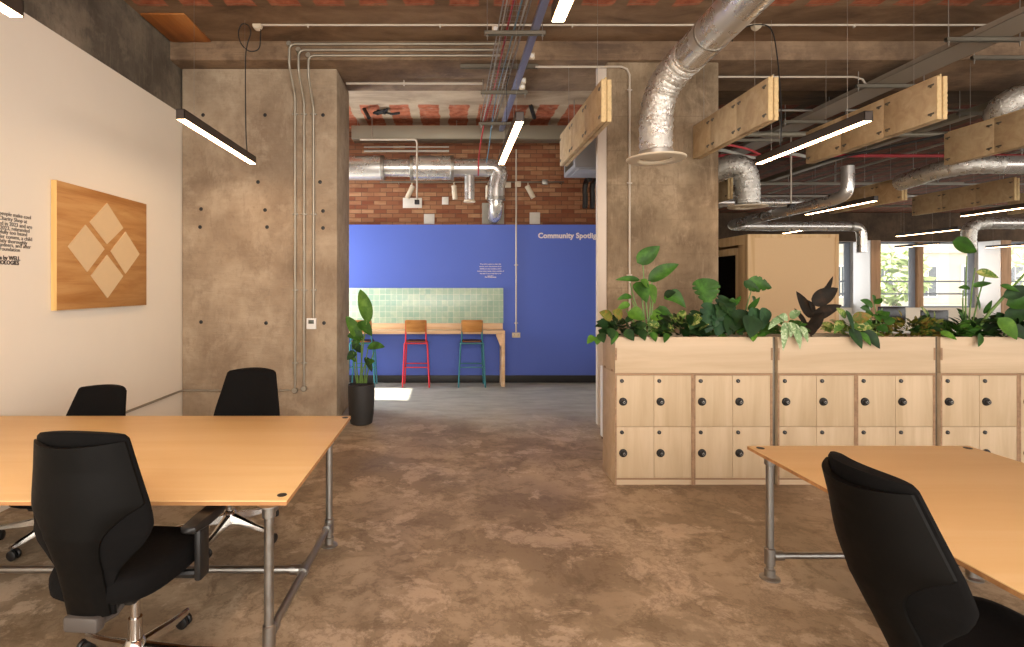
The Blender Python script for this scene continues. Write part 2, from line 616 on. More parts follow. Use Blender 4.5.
sbox('floor', (XW - 0.3, -3.2, -0.15), (XR, FW + 0.4, 0.0), M['floor'], 0, 'polished mottled brown concrete floor', 'floor')
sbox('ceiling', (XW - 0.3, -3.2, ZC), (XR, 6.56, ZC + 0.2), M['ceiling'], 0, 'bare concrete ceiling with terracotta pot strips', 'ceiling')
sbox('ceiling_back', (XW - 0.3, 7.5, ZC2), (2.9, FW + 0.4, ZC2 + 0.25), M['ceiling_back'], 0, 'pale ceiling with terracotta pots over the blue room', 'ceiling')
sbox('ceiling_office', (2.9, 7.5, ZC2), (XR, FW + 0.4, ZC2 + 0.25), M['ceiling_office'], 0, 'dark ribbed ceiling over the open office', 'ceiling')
b = MB()
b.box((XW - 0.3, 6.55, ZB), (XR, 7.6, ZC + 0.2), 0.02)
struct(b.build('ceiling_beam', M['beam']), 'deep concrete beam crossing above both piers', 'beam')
b = MB()
b.box((XW - 0.3, -3.2, 0), (XW, 7.85, 3.87))
struct(b.build('wall_left', M['white_wall']), 'plain white plastered wall beside the long table', 'wall')
b = MB()
b.box((XW - 0.3, -3.2, 3.87), (XW - 0.012, 7.85, ZC + 0.1))
struct(b.build('wall_left_upper', M['band']), 'bare grey concrete band above the white plaster', 'wall')

# pier with tie holes (dark recess discs)
b = MB()
b.box((XW + 0.004, YF, 0), (-1.41, YB, ZB), 0.018)
b.mi = 1
for (hx, hy) in ((201, 209), (265, 210), (323, 211), (200, 227), (267, 227), (323, 228), (201, 322), (266, 323), (324, 323), (203, 115), (265, 115), (323, 115), (258, 182), (320, 182)):
    p = P(hx, hy, YF)
    b.lathe([(0.0, 0.0), (0.019, 0.0), (0.023, 0.0015), (0.024, 0.003)], (p.x, YF - 0.003, p.z), 12, 'Y')
struct(b.build('wall_pier', [M['pier'], M['black']]), 'wide bare concrete pier with tie holes and conduits', 'pier')
b = MB()
b.box((1.931, YCOL, 0), (3.30, 7.12, ZB), 0.018)
struct(b.build('wall_column', M['column']), 'bare streaked concrete column behind the planters', 'column')
sbox('trim_column', (1.8185, YCOL + 0.012, 0), (1.931, 6.69, 4.39), M['lining'], 0.004, 'pale lining board on the side of the concrete column', 'lining')
# white room beyond
sbox('wall_partition', (2.75, 7.2, 0), (2.9, 9.9, ZC2), M['white_wall'], 0, 'white partition behind the concrete column', 'wall')
sbox('wall_blue', (XW, BW, 0), (2.75, BW + 0.14, 2.78), M['blue'], 0, 'bright blue painted wall below the brickwork', 'wall')
sbox('wall_brick', (XW - 0.3, BW + 0.20, 0), (2.9, BW + 0.5, ZC2), M['brick'], 0, 'exposed red brick wall above the blue paint', 'wall')
sbox('baseboard_blue', (XW, BW - 0.02, 0), (2.75, BW, 0.13), M['skirting'], 0.003, 'black skirting along the blue wall', 'skirting')
# left wall of that room with a tall window opening the sun comes through
b = MB()
b.box((XW - 0.3, 7.85, 0), (XW, 8.15, ZC2))
b.box((XW - 0.3, 9.35, 0), (XW, BW + 0.2, ZC2))
b.box((XW - 0.3, 8.15, 0), (XW, 9.35, 0.85))
b.box((XW - 0.3, 8.15, 3.0), (XW, 9.35, ZC2))
struct(b.build('wall_left_back', M['white_wall']), 'white side wall of the blue room', 'wall')
b = MB()
for y in (8.15, 9.30):
    b.box((XW - 0.18, y, 0.85), (XW - 0.12, y + 0.05, 3.0))
for z in (0.85, 1.9, 2.95):
    b.box((XW - 0.18, 8.2, z), (XW - 0.12, 9.3, z + 0.05))
struct(b.build('window_1', M['window_frame']), 'sunny side window of the blue room', 'window')

# far window wall: deep piers, a lintel, sill walls, windows between
pitch = 4.9
piers = [10.95 + pitch * i for i in range(-1, 4)]
b = MB()
b.box((2.9, FW - 0.5, 3.42), (XR, FW + 0.3, ZC2))
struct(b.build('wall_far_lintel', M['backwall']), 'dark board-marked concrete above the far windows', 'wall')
sbox('wall_far_sill', (2.9, FW - 0.1, 0), (XR, FW + 0.3, 0.85), M['white_wall'], 0, 'low sill wall under the far windows', 'wall')
for i, x in enumerate(piers):
    b = MB()
    b.box((x - 0.02, FW - 1.0, 0), (x + 0.37, FW + 0.3, 3.42))
    b.mi = 1
    b.box((x + 0.0, FW - 1.03, 0), (x + 0.36, FW - 1.0, 3.42))
    struct(b.build('wall_far_pier', [M['white_paint'], M['timber_post']]), 'white window pier with tan front', 'pier')
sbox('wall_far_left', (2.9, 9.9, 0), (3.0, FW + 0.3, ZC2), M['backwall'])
sbox('wall_far_back', (2.9, FW - 0.05, 0.85), (piers[0], FW + 0.3, 3.42), M['white_wall'])
for i in range(len(piers)):
    x0 = piers[i] + 0.37
    x1 = piers[i + 1] - 0.02 if i + 1 < len(piers) else XR
    if x1 - x0 < 1:
        continue
    xm = (x0 + x1) / 2 - 0.3
    b = MB()
    for x in (x0, x1 - 0.22, xm):
        b.box((x, FW, 0.85), (x + 0.22, FW + 0.08, 3.42), 0.006)
    for z in (0.85, 1.36, 1.85, 3.36):
        b.box((x0, FW + 0.005, z), (x1, FW + 0.07, z + 0.06))
    b.mi = 1
    b.box((xm + 0.22, FW - 0.12, 0.85), (xm + 0.44, FW + 0.05, 3.42), 0.004)
    w = struct(b.build('window_%d' % (i + 2), [M['window_frame'], M['timber_post']]), 'tall far window onto the bright street', 'window')
    MB().box((x0, FW + 0.034, 0.85), (x1, FW + 0.04, 3.42)).build('pane', M['glass'], w)

b = MB()  # unseen frame, added behind the camera to go with the fill lamp
for k in range(9):
    b.box((XW + 2.6 * k, -3.18, 0), (XW + 2.6 * k + 0.07, -3.1, ZC))
for z in (0.0, 2.3, ZC - 0.08):
    b.box((XW, -3.17, z), (XW + 20.8, -3.11, z + 0.07))
struct(b.build('window_front_added', M['window_frame']), 'added unseen window frame behind the viewer, beside the fill lamp', 'window')

# ------------------------------------------------------------------ outside the far windows
M['leaf_street'] = plain('street_leaf', '#a9bd7c', 0.6, var=0.3)
g = G('pale_facade_stone')
x, y, z = g.xyz()
c = g.ramp(g.noise(scale=0.6, detail=5), [(0.3, '#bab1a4'), (0.7, '#cdc5b8')])
M['facade'] = g.out(c, 0.9)
t = thing('street_building', 'pale stone building across the street beyond the windows', 'building', (26, 36, 0))
b = MB(); b.box((6, 36, -4), (52, 40, 14)); b.box((6, 35.8, 3.9), (52, 36, 4.2)); b.box((6, 35.85, 0.2), (52, 36, 0.5))
b.build('facade', M['facade'], t)
for k in range(13):
    for zz in (0.9, 5.0):
        x = 8 + k * 2.9
        w = MB().box((x, 35.9, zz), (x + 1.3, 36.02, zz + 2.2), 0.02).build('window_surround', M['white_paint'], t)
        b = MB(); b.box((x + 0.12, 35.87, zz + 0.12), (x + 0.60, 35.905, zz + 2.08)); b.box((x + 0.70, 35.87, zz + 0.12), (x + 1.18, 35.905, zz + 2.08))
        b.build('pane', plain('street_window_glass', '#4e565e', 0.3) if 'swg' not in M else M['swg'], w)
        M['swg'] = bpy.data.materials.get('street_window_glass')
struct(MB().box((-10, FW + 0.5, -4.2), (60, 60, -4.0)).build('street', M['grout_patch']), 'street outside the windows', 'street')


def tree(x, y, h, r, label):
    t = thing('street_tree', label, 'tree', (x, y, -4.0), 'street trees')
    MB().tube([(x, y, -4.0), (x + 0.1, y, -1), (x, y + 0.1, h - 0.6)], [0.2, 0.16, 0.1], 8).build('trunk', M['stem_brown'], t)
    b = MB()
    rr = random.Random(int(x * 10))
    for _ in range(420):
        d = Vector((rr.gauss(0, 1), rr.gauss(0, 1), rr.gauss(0, 1))).normalized() * r * rr.uniform(0.5, 1.0) ** 0.5
        p = Vector((x, y, h)) + Vector((d.x, d.y, d.z * 1.2))
        a = Vector((rr.gauss(0, 1), rr.gauss(0, 1), rr.gauss(0, 1))).normalized()
        c2 = a.orthogonal().normalized()
        s_ = rr.uniform(0.15, 0.32)
        b.sheet([[p - c2 * s_ * 0.5, p + c2 * s_ * 0.5], [p + a * s_ - c2 * s_ * 0.6, p + a * s_ + c2 * s_ * 0.6], [p + a * s_ * 2, p + a * s_ * 2 + c2 * 0.01]])
    b.build('foliage', M['leaf_street'], t, recalc=False)


tree(23.5, 28.5, 2.2, 1.3, 'light green street tree outside, in front of the pale building')
tree(31.6, 29.0, 2.3, 2.0, 'light green street tree outside the last window')

# ------------------------------------------------------------------ leaves
def leaf(b, base, tip, w, face=None, droop=0.0, fold=0.15, prof=(0.75, 0.9), n=8, notch=0, curl=0.0):
    base, tip = Vector(base), Vector(tip)
    d = tip - base
    L = d.length
    dd = d.normalized()
    face = Vector(face) if face else Vector((0, -0.8, 0.6))
    side = dd.cross(face)
    if side.length < 1e-3:
        side = dd.cross(Vector((0.3, 0.2, 1)))
    side.normalize()
    nor = side.cross(dd).normalized()
    rows = []
    if notch:
        n = notch * 4
    for i in range(n + 1):
        t_ = i / n
        ww = w * 0.5 * max(0.0, math.sin(math.pi * t_ ** prof[0])) ** prof[1]
        if 0 < i < n and ww < 0.02 * w:
            ww = 0.02 * w
        outer = 1.0
        if notch and 0.2 < t_ < 0.93 and i % 4 == 0:
            outer = 0.72
        p = base + d * t_ + Vector((0, 0, 1)) * (droop * L * (math.sin(math.pi * t_) * 1.0)) + nor * (curl * L * t_ * t_)
        o2 = (outer if (i // 4) % 2 else 0.5 * (1 + outer)) if outer < 1 else 1.0
        rows.append([p + side * (ww * j * ((outer if j > 0 else o2) if abs(j) == 1 else 1)) + nor * (fold * ww * abs(j) ** 1.5) for j in (-1, -0.55, 0, 0.55, 1)])
    b.sheet(rows)


def stemtube(b, a, c, r=0.006, bow=0.0):
    a, c = Vector(a), Vector(c)
    m = (a + c) / 2 + Vector((bow, 0, 0.0))
    b.tube([a, a * 0.45 + m * 0.55, m * 0.6 + c * 0.4, c], [r * 1.2, r, r * 0.9, r * 0.7], 6)


def bush(b, c, rx, ry, rz, n, ll, lw, seed, droop=0.1, up=0.5, hang=None, prof=(0.75, 0.9)):
    rr = random.Random(seed)
    c = Vector(c)
    for i in range(n):
        th = rr.uniform(0, 2 * math.pi)
        q = math.sqrt(rr.uniform(0.05, 1))
        base = c + Vector((rx * q * math.cos(th), ry * q * math.sin(th), rz * rr.uniform(0.0, 1.0) * (1 - 0.35 * q)))
        d = Vector((math.cos(th) * (0.5 + q), math.sin(th) * (0.5 + q), rr.uniform(-0.3, 1) * up * 2)).normalized()
        L = ll * rr.uniform(0.7, 1.2)
        tip = base + d * L
        tip.y = min(max(tip.y, c.y - ry * 1.3), c.y + ry * 1.4)
        leaf(b, base, tip, lw * rr.uniform(0.8, 1.2), (rr.uniform(-0.5, 0.5), rr.uniform(-1, -0.2), rr.uniform(0.3, 1)), droop, 0.2, prof, 6)
# ------------------------------------------------------------------ office chairs
def interp(tab, v):
    return float(np.interp(v, [a for a, _ in tab], [c for _, c in tab]))


WT = [(0.44, 0.098), (0.50, 0.102), (0.56, 0.108), (0.62, 0.13), (0.67, 0.175), (0.71, 0.215), (0.75, 0.238), (0.79, 0.246), (0.83, 0.243), (0.90, 0.230), (1.0, 0.208), (1.08, 0.192), (1.118, 0.184), (1.128, 0.178), (1.132, 0.168)]
YT = [(0.44, -0.27), (0.55, -0.322), (0.65, -0.370), (0.75, -0.412), (0.9, -0.445), (1.0, -0.462), (1.132, -0.492)]
WR = [(0.44, 0.012), (0.58, 0.03), (0.68, 0.07), (0.78, 0.115), (0.88, 0.11), (1.0, 0.09), (1.132, 0.075)]
TF = [(0.44, 0.02), (0.52, 0.045), (0.65, 0.062), (0.8, 0.064), (1.0, 0.066), (1.1, 0.066), (1.125, 0.06), (1.132, 0.045)]
PW = [(0.44, 0.088), (0.60, 0.090), (0.68, 0.094), (0.73, 0.104), (0.77, 0.124), (0.80, 0.150), (0.83, 0.182), (0.86, 0.222), (0.875, 0.26), (0.89, 0.4), (1.132, 0.4)]


def make_chair():
    t = thing('office_chair', 'black office chair', 'chair', (0, 0, 0), None)
    zs = [0.44 + (1.132 - 0.44) * i / 56 for i in range(57)]
    us = [-1 + 2 * i / 36 for i in range(37)]

    def mid(z, u, k=1.0):
        return Vector((interp(WT, z) * u * k, interp(YT, z) + interp(WR, z) * abs(u) ** 2.2, z + 0.012 * (1 - u * u) * max(0, (z - 1.0) / 0.132)))

    rings, rings2 = [], []
    for z in zs:
        fr = [mid(z, u) + Vector((0, interp(TF, z) * (1 - u ** 4) + 0.014, 0)) for u in us]
        bk = [mid(z, u) + Vector((0, 0.002, 0)) for u in reversed(us)]
        rings.append(fr + bk)
        if z > 1.118:
            continue
        kk = min(0.975, interp(PW, z) / interp(WT, z))
        ue = [u * kk for u in us]
        fr2 = [mid(z, u) + Vector((0, -0.001, 0)) for u in ue]
        bk2 = []
        for u, u0 in zip(reversed(ue), reversed(us)):
            bk2.append(mid(z, u) + Vector((0, -(0.010 + 0.020 * (1 - u0 ** 4)), 0)))
        dip = 0.03 * max(0.0, (z - 1.0) / 0.118)
        for row in (fr2, bk2):
            for p, u0 in zip(row, us):
                p.z -= dip * (1 - u0 * u0)
        rings2.append(fr2 + bk2)
    MB().loft(rings).build('backrest_cushion', M['fabric'], t, 50)
    MB().loft(rings2).build('backrest_shell', M['shell'], t, 30)
    # seat
    rings = []
    for z, k in ((0.472, 0.80), (0.476, 0.92), (0.492, 0.985), (0.52, 1.0), (0.55, 0.995), (0.568, 0.965), (0.578, 0.90), (0.581, 0.75), (0.577, 0.4)):
        r = []
        for i in range(40):
            a = 2 * math.pi * i / 40
            ca, sa = math.cos(a), math.sin(a)
            x = 0.248 * k * math.copysign(abs(ca) ** 0.55, ca)
            y = -0.03 + 0.265 * k * math.copysign(abs(sa) ** 0.6, sa)
            zz = z - 0.05 * max(0, (y - 0.12) / 0.115) ** 2 * 0.5
            x *= 1 - 0.10 * max(0, -y / 0.3)
            r.append((x, y, zz))
        rings.append(r)
    MB().loft(rings).build('seat', M['fabric'], t, 60)
    b = MB()
    b.box((-0.11, -0.17, 0.405), (0.11, 0.14, 0.473), 0.02)
    b.box((-0.07, -0.10, 0.375), (0.07, 0.07, 0.41), 0.015)
    b.tube([(0.10, 0.02, 0.435), (0.22, 0.03, 0.43), (0.27, 0.035, 0.435)], [0.007, 0.007, 0.012], 8)
    b.build('seat_mechanism', M['black'], t)
    b = MB()
    b.box((-0.070, -0.318, 0.388), (0.070, -0.268, 0.448), 0.012)
    for s in (-1, 1):
        b.tube([(s * 0.05, -0.12, 0.43), (s * 0.054, -0.20, 0.405), (s * 0.052, -0.28, 0.415)], [0.02, 0.018, 0.016], 8)
    pl(b.build('back_bracket', M['grey_plastic'], t), 'grey back bracket')
    b = MB()
    b.cyl((0, 0, 0.24), (0, 0, 0.40), 0.020, 16)
    b.cyl((0, 0, 0.10), (0, 0, 0.26), 0.028, 16)
    b.build('gas_column', M['chrome'], t)
    b = MB()
    b.lathe([(0.02, 0.085), (0.05, 0.088), (0.055, 0.10), (0.048, 0.135), (0.036, 0.165), (0.030, 0.17)], n=24)
    for k in range(5):
        a = math.radians(90 + 72 * k - 4)
        d = Vector((math.cos(a), math.sin(a), 0)); s_ = Vector((-d.y, d.x, 0))
        rings = []
        for r, w, z0, z1 in ((0.03, 0.032, 0.09, 0.15), (0.10, 0.027, 0.085, 0.135), (0.22, 0.021, 0.075, 0.108), (0.33, 0.017, 0.07, 0.092), (0.36, 0.012, 0.070, 0.088)):
            q = d * r
            rings.append([q + s_ * w + Vector((0, 0, z0)), q + s_ * w * 0.75 + Vector((0, 0, z1 - 0.006)), q + s_ * w * 0.3 + Vector((0, 0, z1)), q - s_ * w * 0.3 + Vector((0, 0, z1)), q - s_ * w * 0.75 + Vector((0, 0, z1 - 0.006)), q - s_ * w + Vector((0, 0, z0))])
        b.loft(rings)
    pl(b.build('star_base', M['chrome'], t, 30), 'polished five-arm base')
    for k in range(5):
        a = math.radians(90 + 72 * k - 4)
        d = Vector((math.cos(a), math.sin(a), 0)); c = d * 0.345; s_ = Vector((-d.y, d.x, 0))
        b = MB()
        c = c + s_ * 0.012
        for q in (-1, 1):
            a0 = c + d * (q * 0.006 + 0.0) ; 
            b.tube([c + d * (q * 0.005) + Vector((0, 0, 0.031)), c + d * (q * 0.010) + Vector((0, 0, 0.031)), c + d * (q * 0.024) + Vector((0, 0, 0.031)), c + d * (q * 0.028) + Vector((0, 0, 0.031))], [0.027, 0.031, 0.031, 0.024], 18)
        b.cyl(c - s_ * 0.012 + Vector((0, 0, 0.03)), c - s_ * 0.012 + Vector((0, 0, 0.075)), 0.008, 8)
        b.build('caster', M['black'], t)
    for s in (-1, 1):
        b = MB()
        b.tube([(s * 0.08, 0.0, 0.45), (s * 0.20, 0.02, 0.448), (s * 0.275, 0.03, 0.452)], [0.018, 0.018, 0.016], 8)
        b.box((s * 0.285 - 0.016, -0.01, 0.43), (s * 0.285 + 0.016, 0.07, 0.66), 0.012)
        ar = b.build('armrest', M['black'], t)
        b = MB()
        rings = []
        for y, w, z0, z1 in ((-0.09, 0.018, 0.676, 0.692), (-0.08, 0.032, 0.668, 0.700), (0.03, 0.040, 0.656, 0.703), (0.12, 0.043, 0.662, 0.702), (0.165, 0.036, 0.668, 0.700), (0.18, 0.02, 0.676, 0.692)):
            rings.append([(s * 0.288 + w * cx, y, (z0 + z1) / 2 + (z1 - z0) / 2 * cz) for cx, cz in ((1, -0.5), (1, 0.5), (0.8, 1), (-0.8, 1), (-1, 0.5), (-1, -0.5), (-0.7, -1), (0.7, -1))])
        b.loft(rings).build('arm_pad', M['black'], ar)
    return t


chair = make_chair()
spots = [
    ((-1.365, 2.35), -5, 0.0, 9, 'black office chair seen from behind, pulled up to the long wall-side table'),
    ((-1.50, 3.70), 180, -0.075, 0, 'black office chair facing the camera across the table, in front of the concrete pier'),
    ((-2.68, 3.70), 178, -0.20, -4, 'black office chair set low, facing the camera in front of the white wall'),
    ((1.83, 1.80), -90, -0.03, -2, 'black office chair with its back turned at the table by the lockers'),
]
for i, ((x, y), rz, dz, lean, lab) in enumerate(spots):
    o = chair if i == 0 else copy_tree(chair)
    o.location = (x, y, 0)
    o.rotation_euler = (0, 0, math.radians(rz))
    tag(o, lab, 'chair', 'office chairs')
    for ch in o.children:
        nm = ch.name.split('.')[0]
        if nm in ('backrest_cushion', 'backrest_shell'):
            pv = Vector((0, -0.30, 0.45))
            ch.matrix_local = Matrix.Translation((0, 0, dz)) @ Matrix.Translation(pv) @ Matrix.Rotation(math.radians(-lean), 4, 'X') @ Matrix.Translation(-pv)
        elif nm not in ('star_base', 'caster', 'gas_column'):
            ch.location = (0, 0, dz)

# ------------------------------------------------------------------ tables
def table(name, lab, x0, x1, y0, y1, legs, bars, tees, caps, axis):
    t = thing(name, lab, 'table', ((x0 + x1) / 2, (y0 + y1) / 2, 0), 'tube framed work tables')
    b = MB()
    b.box((x0, y0, 0.722), (x1, y1, 0.742), 0.002)
    b.mi = 1
    b.box((x0 - 0.0006, y0 - 0.0006, 0.7205), (x1 + 0.0006, y1 + 0.0006, 0.7375))
    tp = b.build('tabletop', [M['table'], M['table_edge']], t)
    for (x, y) in caps:
        b = MB(); b.lathe([(0.0, 0.7415), (0.022, 0.7415), (0.022, 0.7435), (0.017, 0.744), (0.0, 0.744)], (x, y, 0), 20)
        b.build('corner_cap', M['black'], tp)
    for (x, y) in legs:
        b = MB()
        b.cyl((x, y, 0.012), (x, y, 0.705), 0.0215, 18)
        lg = b.build('leg', M['pipe'], t)
        b = MB(); b.lathe([(0.055, 0.0), (0.055, 0.007), (0.035, 0.010), (0.029, 0.016), (0.029, 0.055), (0.024, 0.058)], (x, y, 0), 20)
        b.build('foot_flange', M['pipe'], lg)
        b = MB(); b.lathe([(0.024, 0.08), (0.029, 0.084), (0.029, 0.176), (0.024, 0.18)], (x, y, 0), 18)
        b.build('clamp', M['pipe'], lg)
        b = MB(); b.lathe([(0.024, 0.66), (0.03, 0.664), (0.03, 0.712), (0.05, 0.714), (0.05, 0.7200)], (x, y, 0), 18)
        b.build('clamp', M['pipe'], lg)
    for (a, c) in bars:
        b = MB(); b.cyl(a, c, 0.0195, 16)
        d = (Vector(c) - Vector(a)).normalized()
        for q, s in ((Vector(a), 1), (Vector(c), -1)):
            b.cyl(q + d * s * 0.02, q + d * s * 0.075, 0.027, 16)
        b.build('stretcher', M['pipe'], t)
    for p in tees:
        b = MB(); p = Vector(p); b.cyl(p - Vector((0, 0.04, 0)), p + Vector((0, 0.04, 0)), 0.027, 16)
        b.build('tee_joint', M['pipe'], t)


ZS = 0.133
table('work_table', 'long birch table on steel tube frame against the white wall', -3.335, -0.725, 2.41, 3.985,
      [(-0.81, 2.43), (-0.785, 3.54), (-3.2, 2.43), (-3.2, 3.54)],
      [((-0.81, 2.43, ZS), (-0.785, 3.54, ZS)), ((-3.2, 2.985, ZS), (-0.80, 2.985, ZS)), ((-3.2, 2.43, ZS), (-3.2, 3.54, ZS)),
       ((-0.81, 2.43, 0.688), (-0.785, 3.54, 0.688)), ((-3.2, 2.43, 0.688), (-3.2, 3.54, 0.688))],
      [(-0.80, 2.985, ZS), (-3.2, 2.985, ZS)], [(-0.765, 2.475), (-0.755, 3.93)], 'X')
table('work_table', 'long birch table on steel tube frame in front of the lockers', 1.79, 3.115, 0.86, 3.24,
      [(1.865, 3.14), (3.04, 3.14), (1.865, 0.98), (3.04, 0.98)],
      [((1.865, 3.14, ZS), (3.04, 3.14, ZS)), ((1.865, 0.98, ZS), (3.04, 0.98, ZS)),
       ((1.865, 3.14, 0.688), (3.04, 3.14, 0.688)), ((1.865, 0.98, 0.688), (3.04, 0.98, 0.688))],
      [], [(1.84, 3.19), (3.065, 3.19)], 'Y')

# ------------------------------------------------------------------ lockers and planters
LX, LY, LYB = 1.417, 4.61, 4.98
PITCH, UW = 1.39, 1.346
CW = UW / 2


def make_cabinet():
    """origin at the front bottom corner, width CW, height 0.957"""
    t = thing('locker_cabinet', 'birch locker cabinet', 'lockers', (0, 0, 0), 'birch locker cabinets')
    hz = 0.955
    b = MB()
    w = CW - 0.001
    D = LYB - LY
    b.box((0, 0, 0.0), (0.014, D, hz), 0.001)
    b.box((w - 0.02, 0, 0.0), (w, D, hz), 0.001)
    b.box((0.014, 0, 0.936), (w - 0.02, D, hz), 0.001)
    b.box((0.014, 0.012, 0.0), (w - 0.02, 0.03, 0.045))
    b.box((0.014, 0, 0.045), (w - 0.02, D, 0.060))
    b.box((0.014, 0.02, 0.490), (w - 0.02, D, 0.503))
    b.box((w / 2 - 0.01, 0.02, 0.06), (w / 2 + 0.006, D, 0.936))
    b.box((0.014, D - 0.012, 0.06), (w - 0.02, D - 0.001, 0.936))
    b.mi = 1
    b.box((0.0005, -0.0015, 0.0), (0.0135, 0.001, hz))
    b.box((w - 0.0195, -0.0015, 0.0), (w - 0.0005, 0.001, hz))
    b.box((0.0135, -0.0015, 0.937), (w - 0.0195, 0.001, hz - 0.0005))
    b.box((0.0135, -0.0015, 0.046), (w - 0.0195, 0.001, 0.0595))
    b.build('carcass', [M['birch_x'], M['birch_edge']], t)
    dx0, dx1 = 0.0155, w - 0.0215
    xm = (dx0 + dx1) / 2
    for (a, c) in ((dx0, xm - 0.0015), (xm + 0.0015, dx1)):
        for (z0, z1) in ((0.0615, 0.4955), (0.4985, 0.9345)):
            dr = MB().box((a, 0.001, z0), (c, 0.019, z1), 0.0015).build('door', M['birch'], t)
            lx = a + 0.043
            b = MB(); b.lathe([(0.0, -0.009), (0.010, -0.009), (0.016, -0.006), (0.017, 0.001), (0.0, 0.001)], (lx, 0, z1 - 0.045), 20, 'Y')
            b.mi = 1
            b.box((lx - 0.0015, -0.0105, z1 - 0.051), (lx + 0.0015, -0.0088, z1 - 0.039))
            b.build('cam_lock', [M['black'], M['chrome']], dr)
            c0 = (lx + 0.011, 0, z1 - 0.222)
            b = MB(); b.lathe([(0.0, -0.030), (0.016, -0.030), (0.021, -0.026), (0.023, -0.012), (0.030, -0.011), (0.034, -0.006), (0.035, 0.001), (0.0, 0.001)], c0, 28, 'Y')
            b.mi = 1
            b.box((c0[0] - 0.002, -0.0315, c0[2] + 0.004), (c0[0] + 0.002, -0.0295, c0[2] + 0.014))
            b.lathe([(0.008, -0.0312), (0.010, -0.0312), (0.010, -0.0295), (0.008, -0.0295)], c0, 20, 'Y', closed=True)
            b.build('dial_lock', [M['black'], M['galv']], dr)
    return t


cab = make_cabinet()
where = ['at the end beside the walkway', 'second from the walkway end', 'third from the walkway end, partly behind the table', 'fourth from the walkway end, behind the table', 'fifth from the walkway end, beyond the table edge', 'farthest from the walkway, cut by the picture edge']
for i in range(6):
    o = cab if i == 0 else copy_tree(cab)
    u, k = divmod(i, 2)
    o.location = (LX + u * PITCH + k * CW, LY, 0)
    tag(o, 'four-door birch locker cabinet ' + where[i], 'lockers', 'birch locker cabinets')


def make_planter():
    t = thing('planter_box', 'birch planter box', 'planter', (0, 0, 0), 'birch planter boxes')
    D = LYB - LY
    z0, z1 = 0.957, 1.265
    b = MB()
    b.box((0, 0, z0), (UW, 0.018, z1), 0.0015)
    b.box((0, D - 0.018, z0), (UW, D, z1), 0.0015)
    b.box((0.0, 0.018, z0), (0.018, D - 0.018, z1), 0.0015)
    b.box((UW - 0.018, 0.018, z0), (UW, D - 0.018, z1), 0.0015)
    b.box((0.018, 0.018, z0), (UW - 0.018, D - 0.018, z0 + 0.015))
    b.mi = 1
    for x in (0.0, UW - 0.016):
        b.box((x, -0.0012, z0 + 0.11), (x + 0.016, 0.001, z0 + 0.215))
    for y in (0.06, D - 0.10):
        b.box((-0.0012, y, z0 + 0.003), (0.001, y + 0.05, z0 + 0.02))
    b.build('box', [M['birch_x'], M['birch_edge']], t)
    b = MB()
    n = 26
    rows = []
    for j in range(7):
        rows.append([(0.018 + (UW - 0.036) * i / n, 0.018 + (D - 0.036) * j / 6, z1 - 0.035 + 0.012 * math.sin(i * 2.3 + j * 1.7)) for i in range(n + 1)])
    b.sheet(rows)
    b.build('soil', M['soil'], t)
    return t


plr = make_planter()
for i in range(3):
    o = plr if i == 0 else copy_tree(plr)
    o.location = (LX + i * PITCH, LY, 0)
    tag(o, 'birch planter box of greenery ' + ['above the lockers by the walkway', 'above the middle lockers', 'above the lockers farthest from the walkway'][i], 'planter', 'birch planter boxes')
for i in range(2):
    x = LX + UW + PITCH * i
    o = MB().box((x + 0.012, LY + 0.025, 0), (x + 0.034, LYB, 1.262), 0.002).build('divider_panel', M['strut'])
    tag(o, 'narrow dark metal panel between planter units, ' + ['nearer the walkway' , 'farther from the walkway'][i], 'panel', 'metal divider panels')
# white cabinet behind the lockers
t = thing('storage_cabinet', 'low white cabinet standing behind the birch lockers', 'cabinet', (2.0, 5.85, 0))
MB().box((1.695, 5.66, 0.03), (2.45, 6.05, 0.81), 0.004).build('body', M['white_paint'], t)
for x in (1.72, 2.42):
    for y in (5.69, 6.02):
        MB().cyl((x, y, 0), (x, y, 0.035), 0.018, 10).build('foot', M['black'], t)

def smooth(pts, n=6):
    P_ = [Vector(p) for p in pts]
    out = []
    for i in range(len(P_) - 1):
        p0, p1, p2, p3 = P_[max(i - 1, 0)], P_[i], P_[i + 1], P_[min(i + 2, len(P_) - 1)]
        for k in range(n):
            u = k / n
            out.append(0.5 * ((2 * p1) + (-p0 + p2) * u + (2 * p0 - 5 * p1 + 4 * p2 - p3) * u * u + (-p0 + 3 * p1 - 3 * p2 + p3) * u ** 3))
    return out + [P_[-1]]


# ------------------------------------------------------------------ pendants
def pendant(x, y0, y1, label, zb=3.115, zc=ZC, cord=None):
    t = thing('pendant_light', label, 'light', (x, (y0 + y1) / 2, zb), 'linear pendant lights')
    w, h = 0.036, 0.088
    b = MB()
    b.box((x - w, y0, zb + 0.006), (x - w + 0.004, y1, zb + h))
    b.box((x + w - 0.004, y0, zb + 0.006), (x + w, y1, zb + h))
    b.box((x - w, y0, zb + h - 0.006), (x + w, y1, zb + h))
    b.box((x - w, y0, zb), (x + w, y0 + 0.004, zb + h - 0.001))
    b.box((x - w, y1 - 0.004, zb), (x + w, y1, zb + h - 0.001))
    b.build('housing', M['lamp_body'], t)
    MB().box((x - w + 0.004, y0 + 0.005, zb + 0.001), (x + w - 0.004, y1 - 0.005, zb + 0.012)).build('diffuser', M['glow'], t)
    for y in (y0 + 0.25, y1 - 0.25):
        b = MB(); b.cyl((x, y, zb + h), (x, y, zc), 0.0016, 6); b.cyl((x, y, zb + h - 0.002), (x, y, zb + h + 0.02), 0.006, 8)
        b.build('suspension_wire', M['wire'], t)
    if cord:
        MB().tube(smooth(cord), 0.0065, 8).build('power_cord', M['black_cord'], t)
    return t


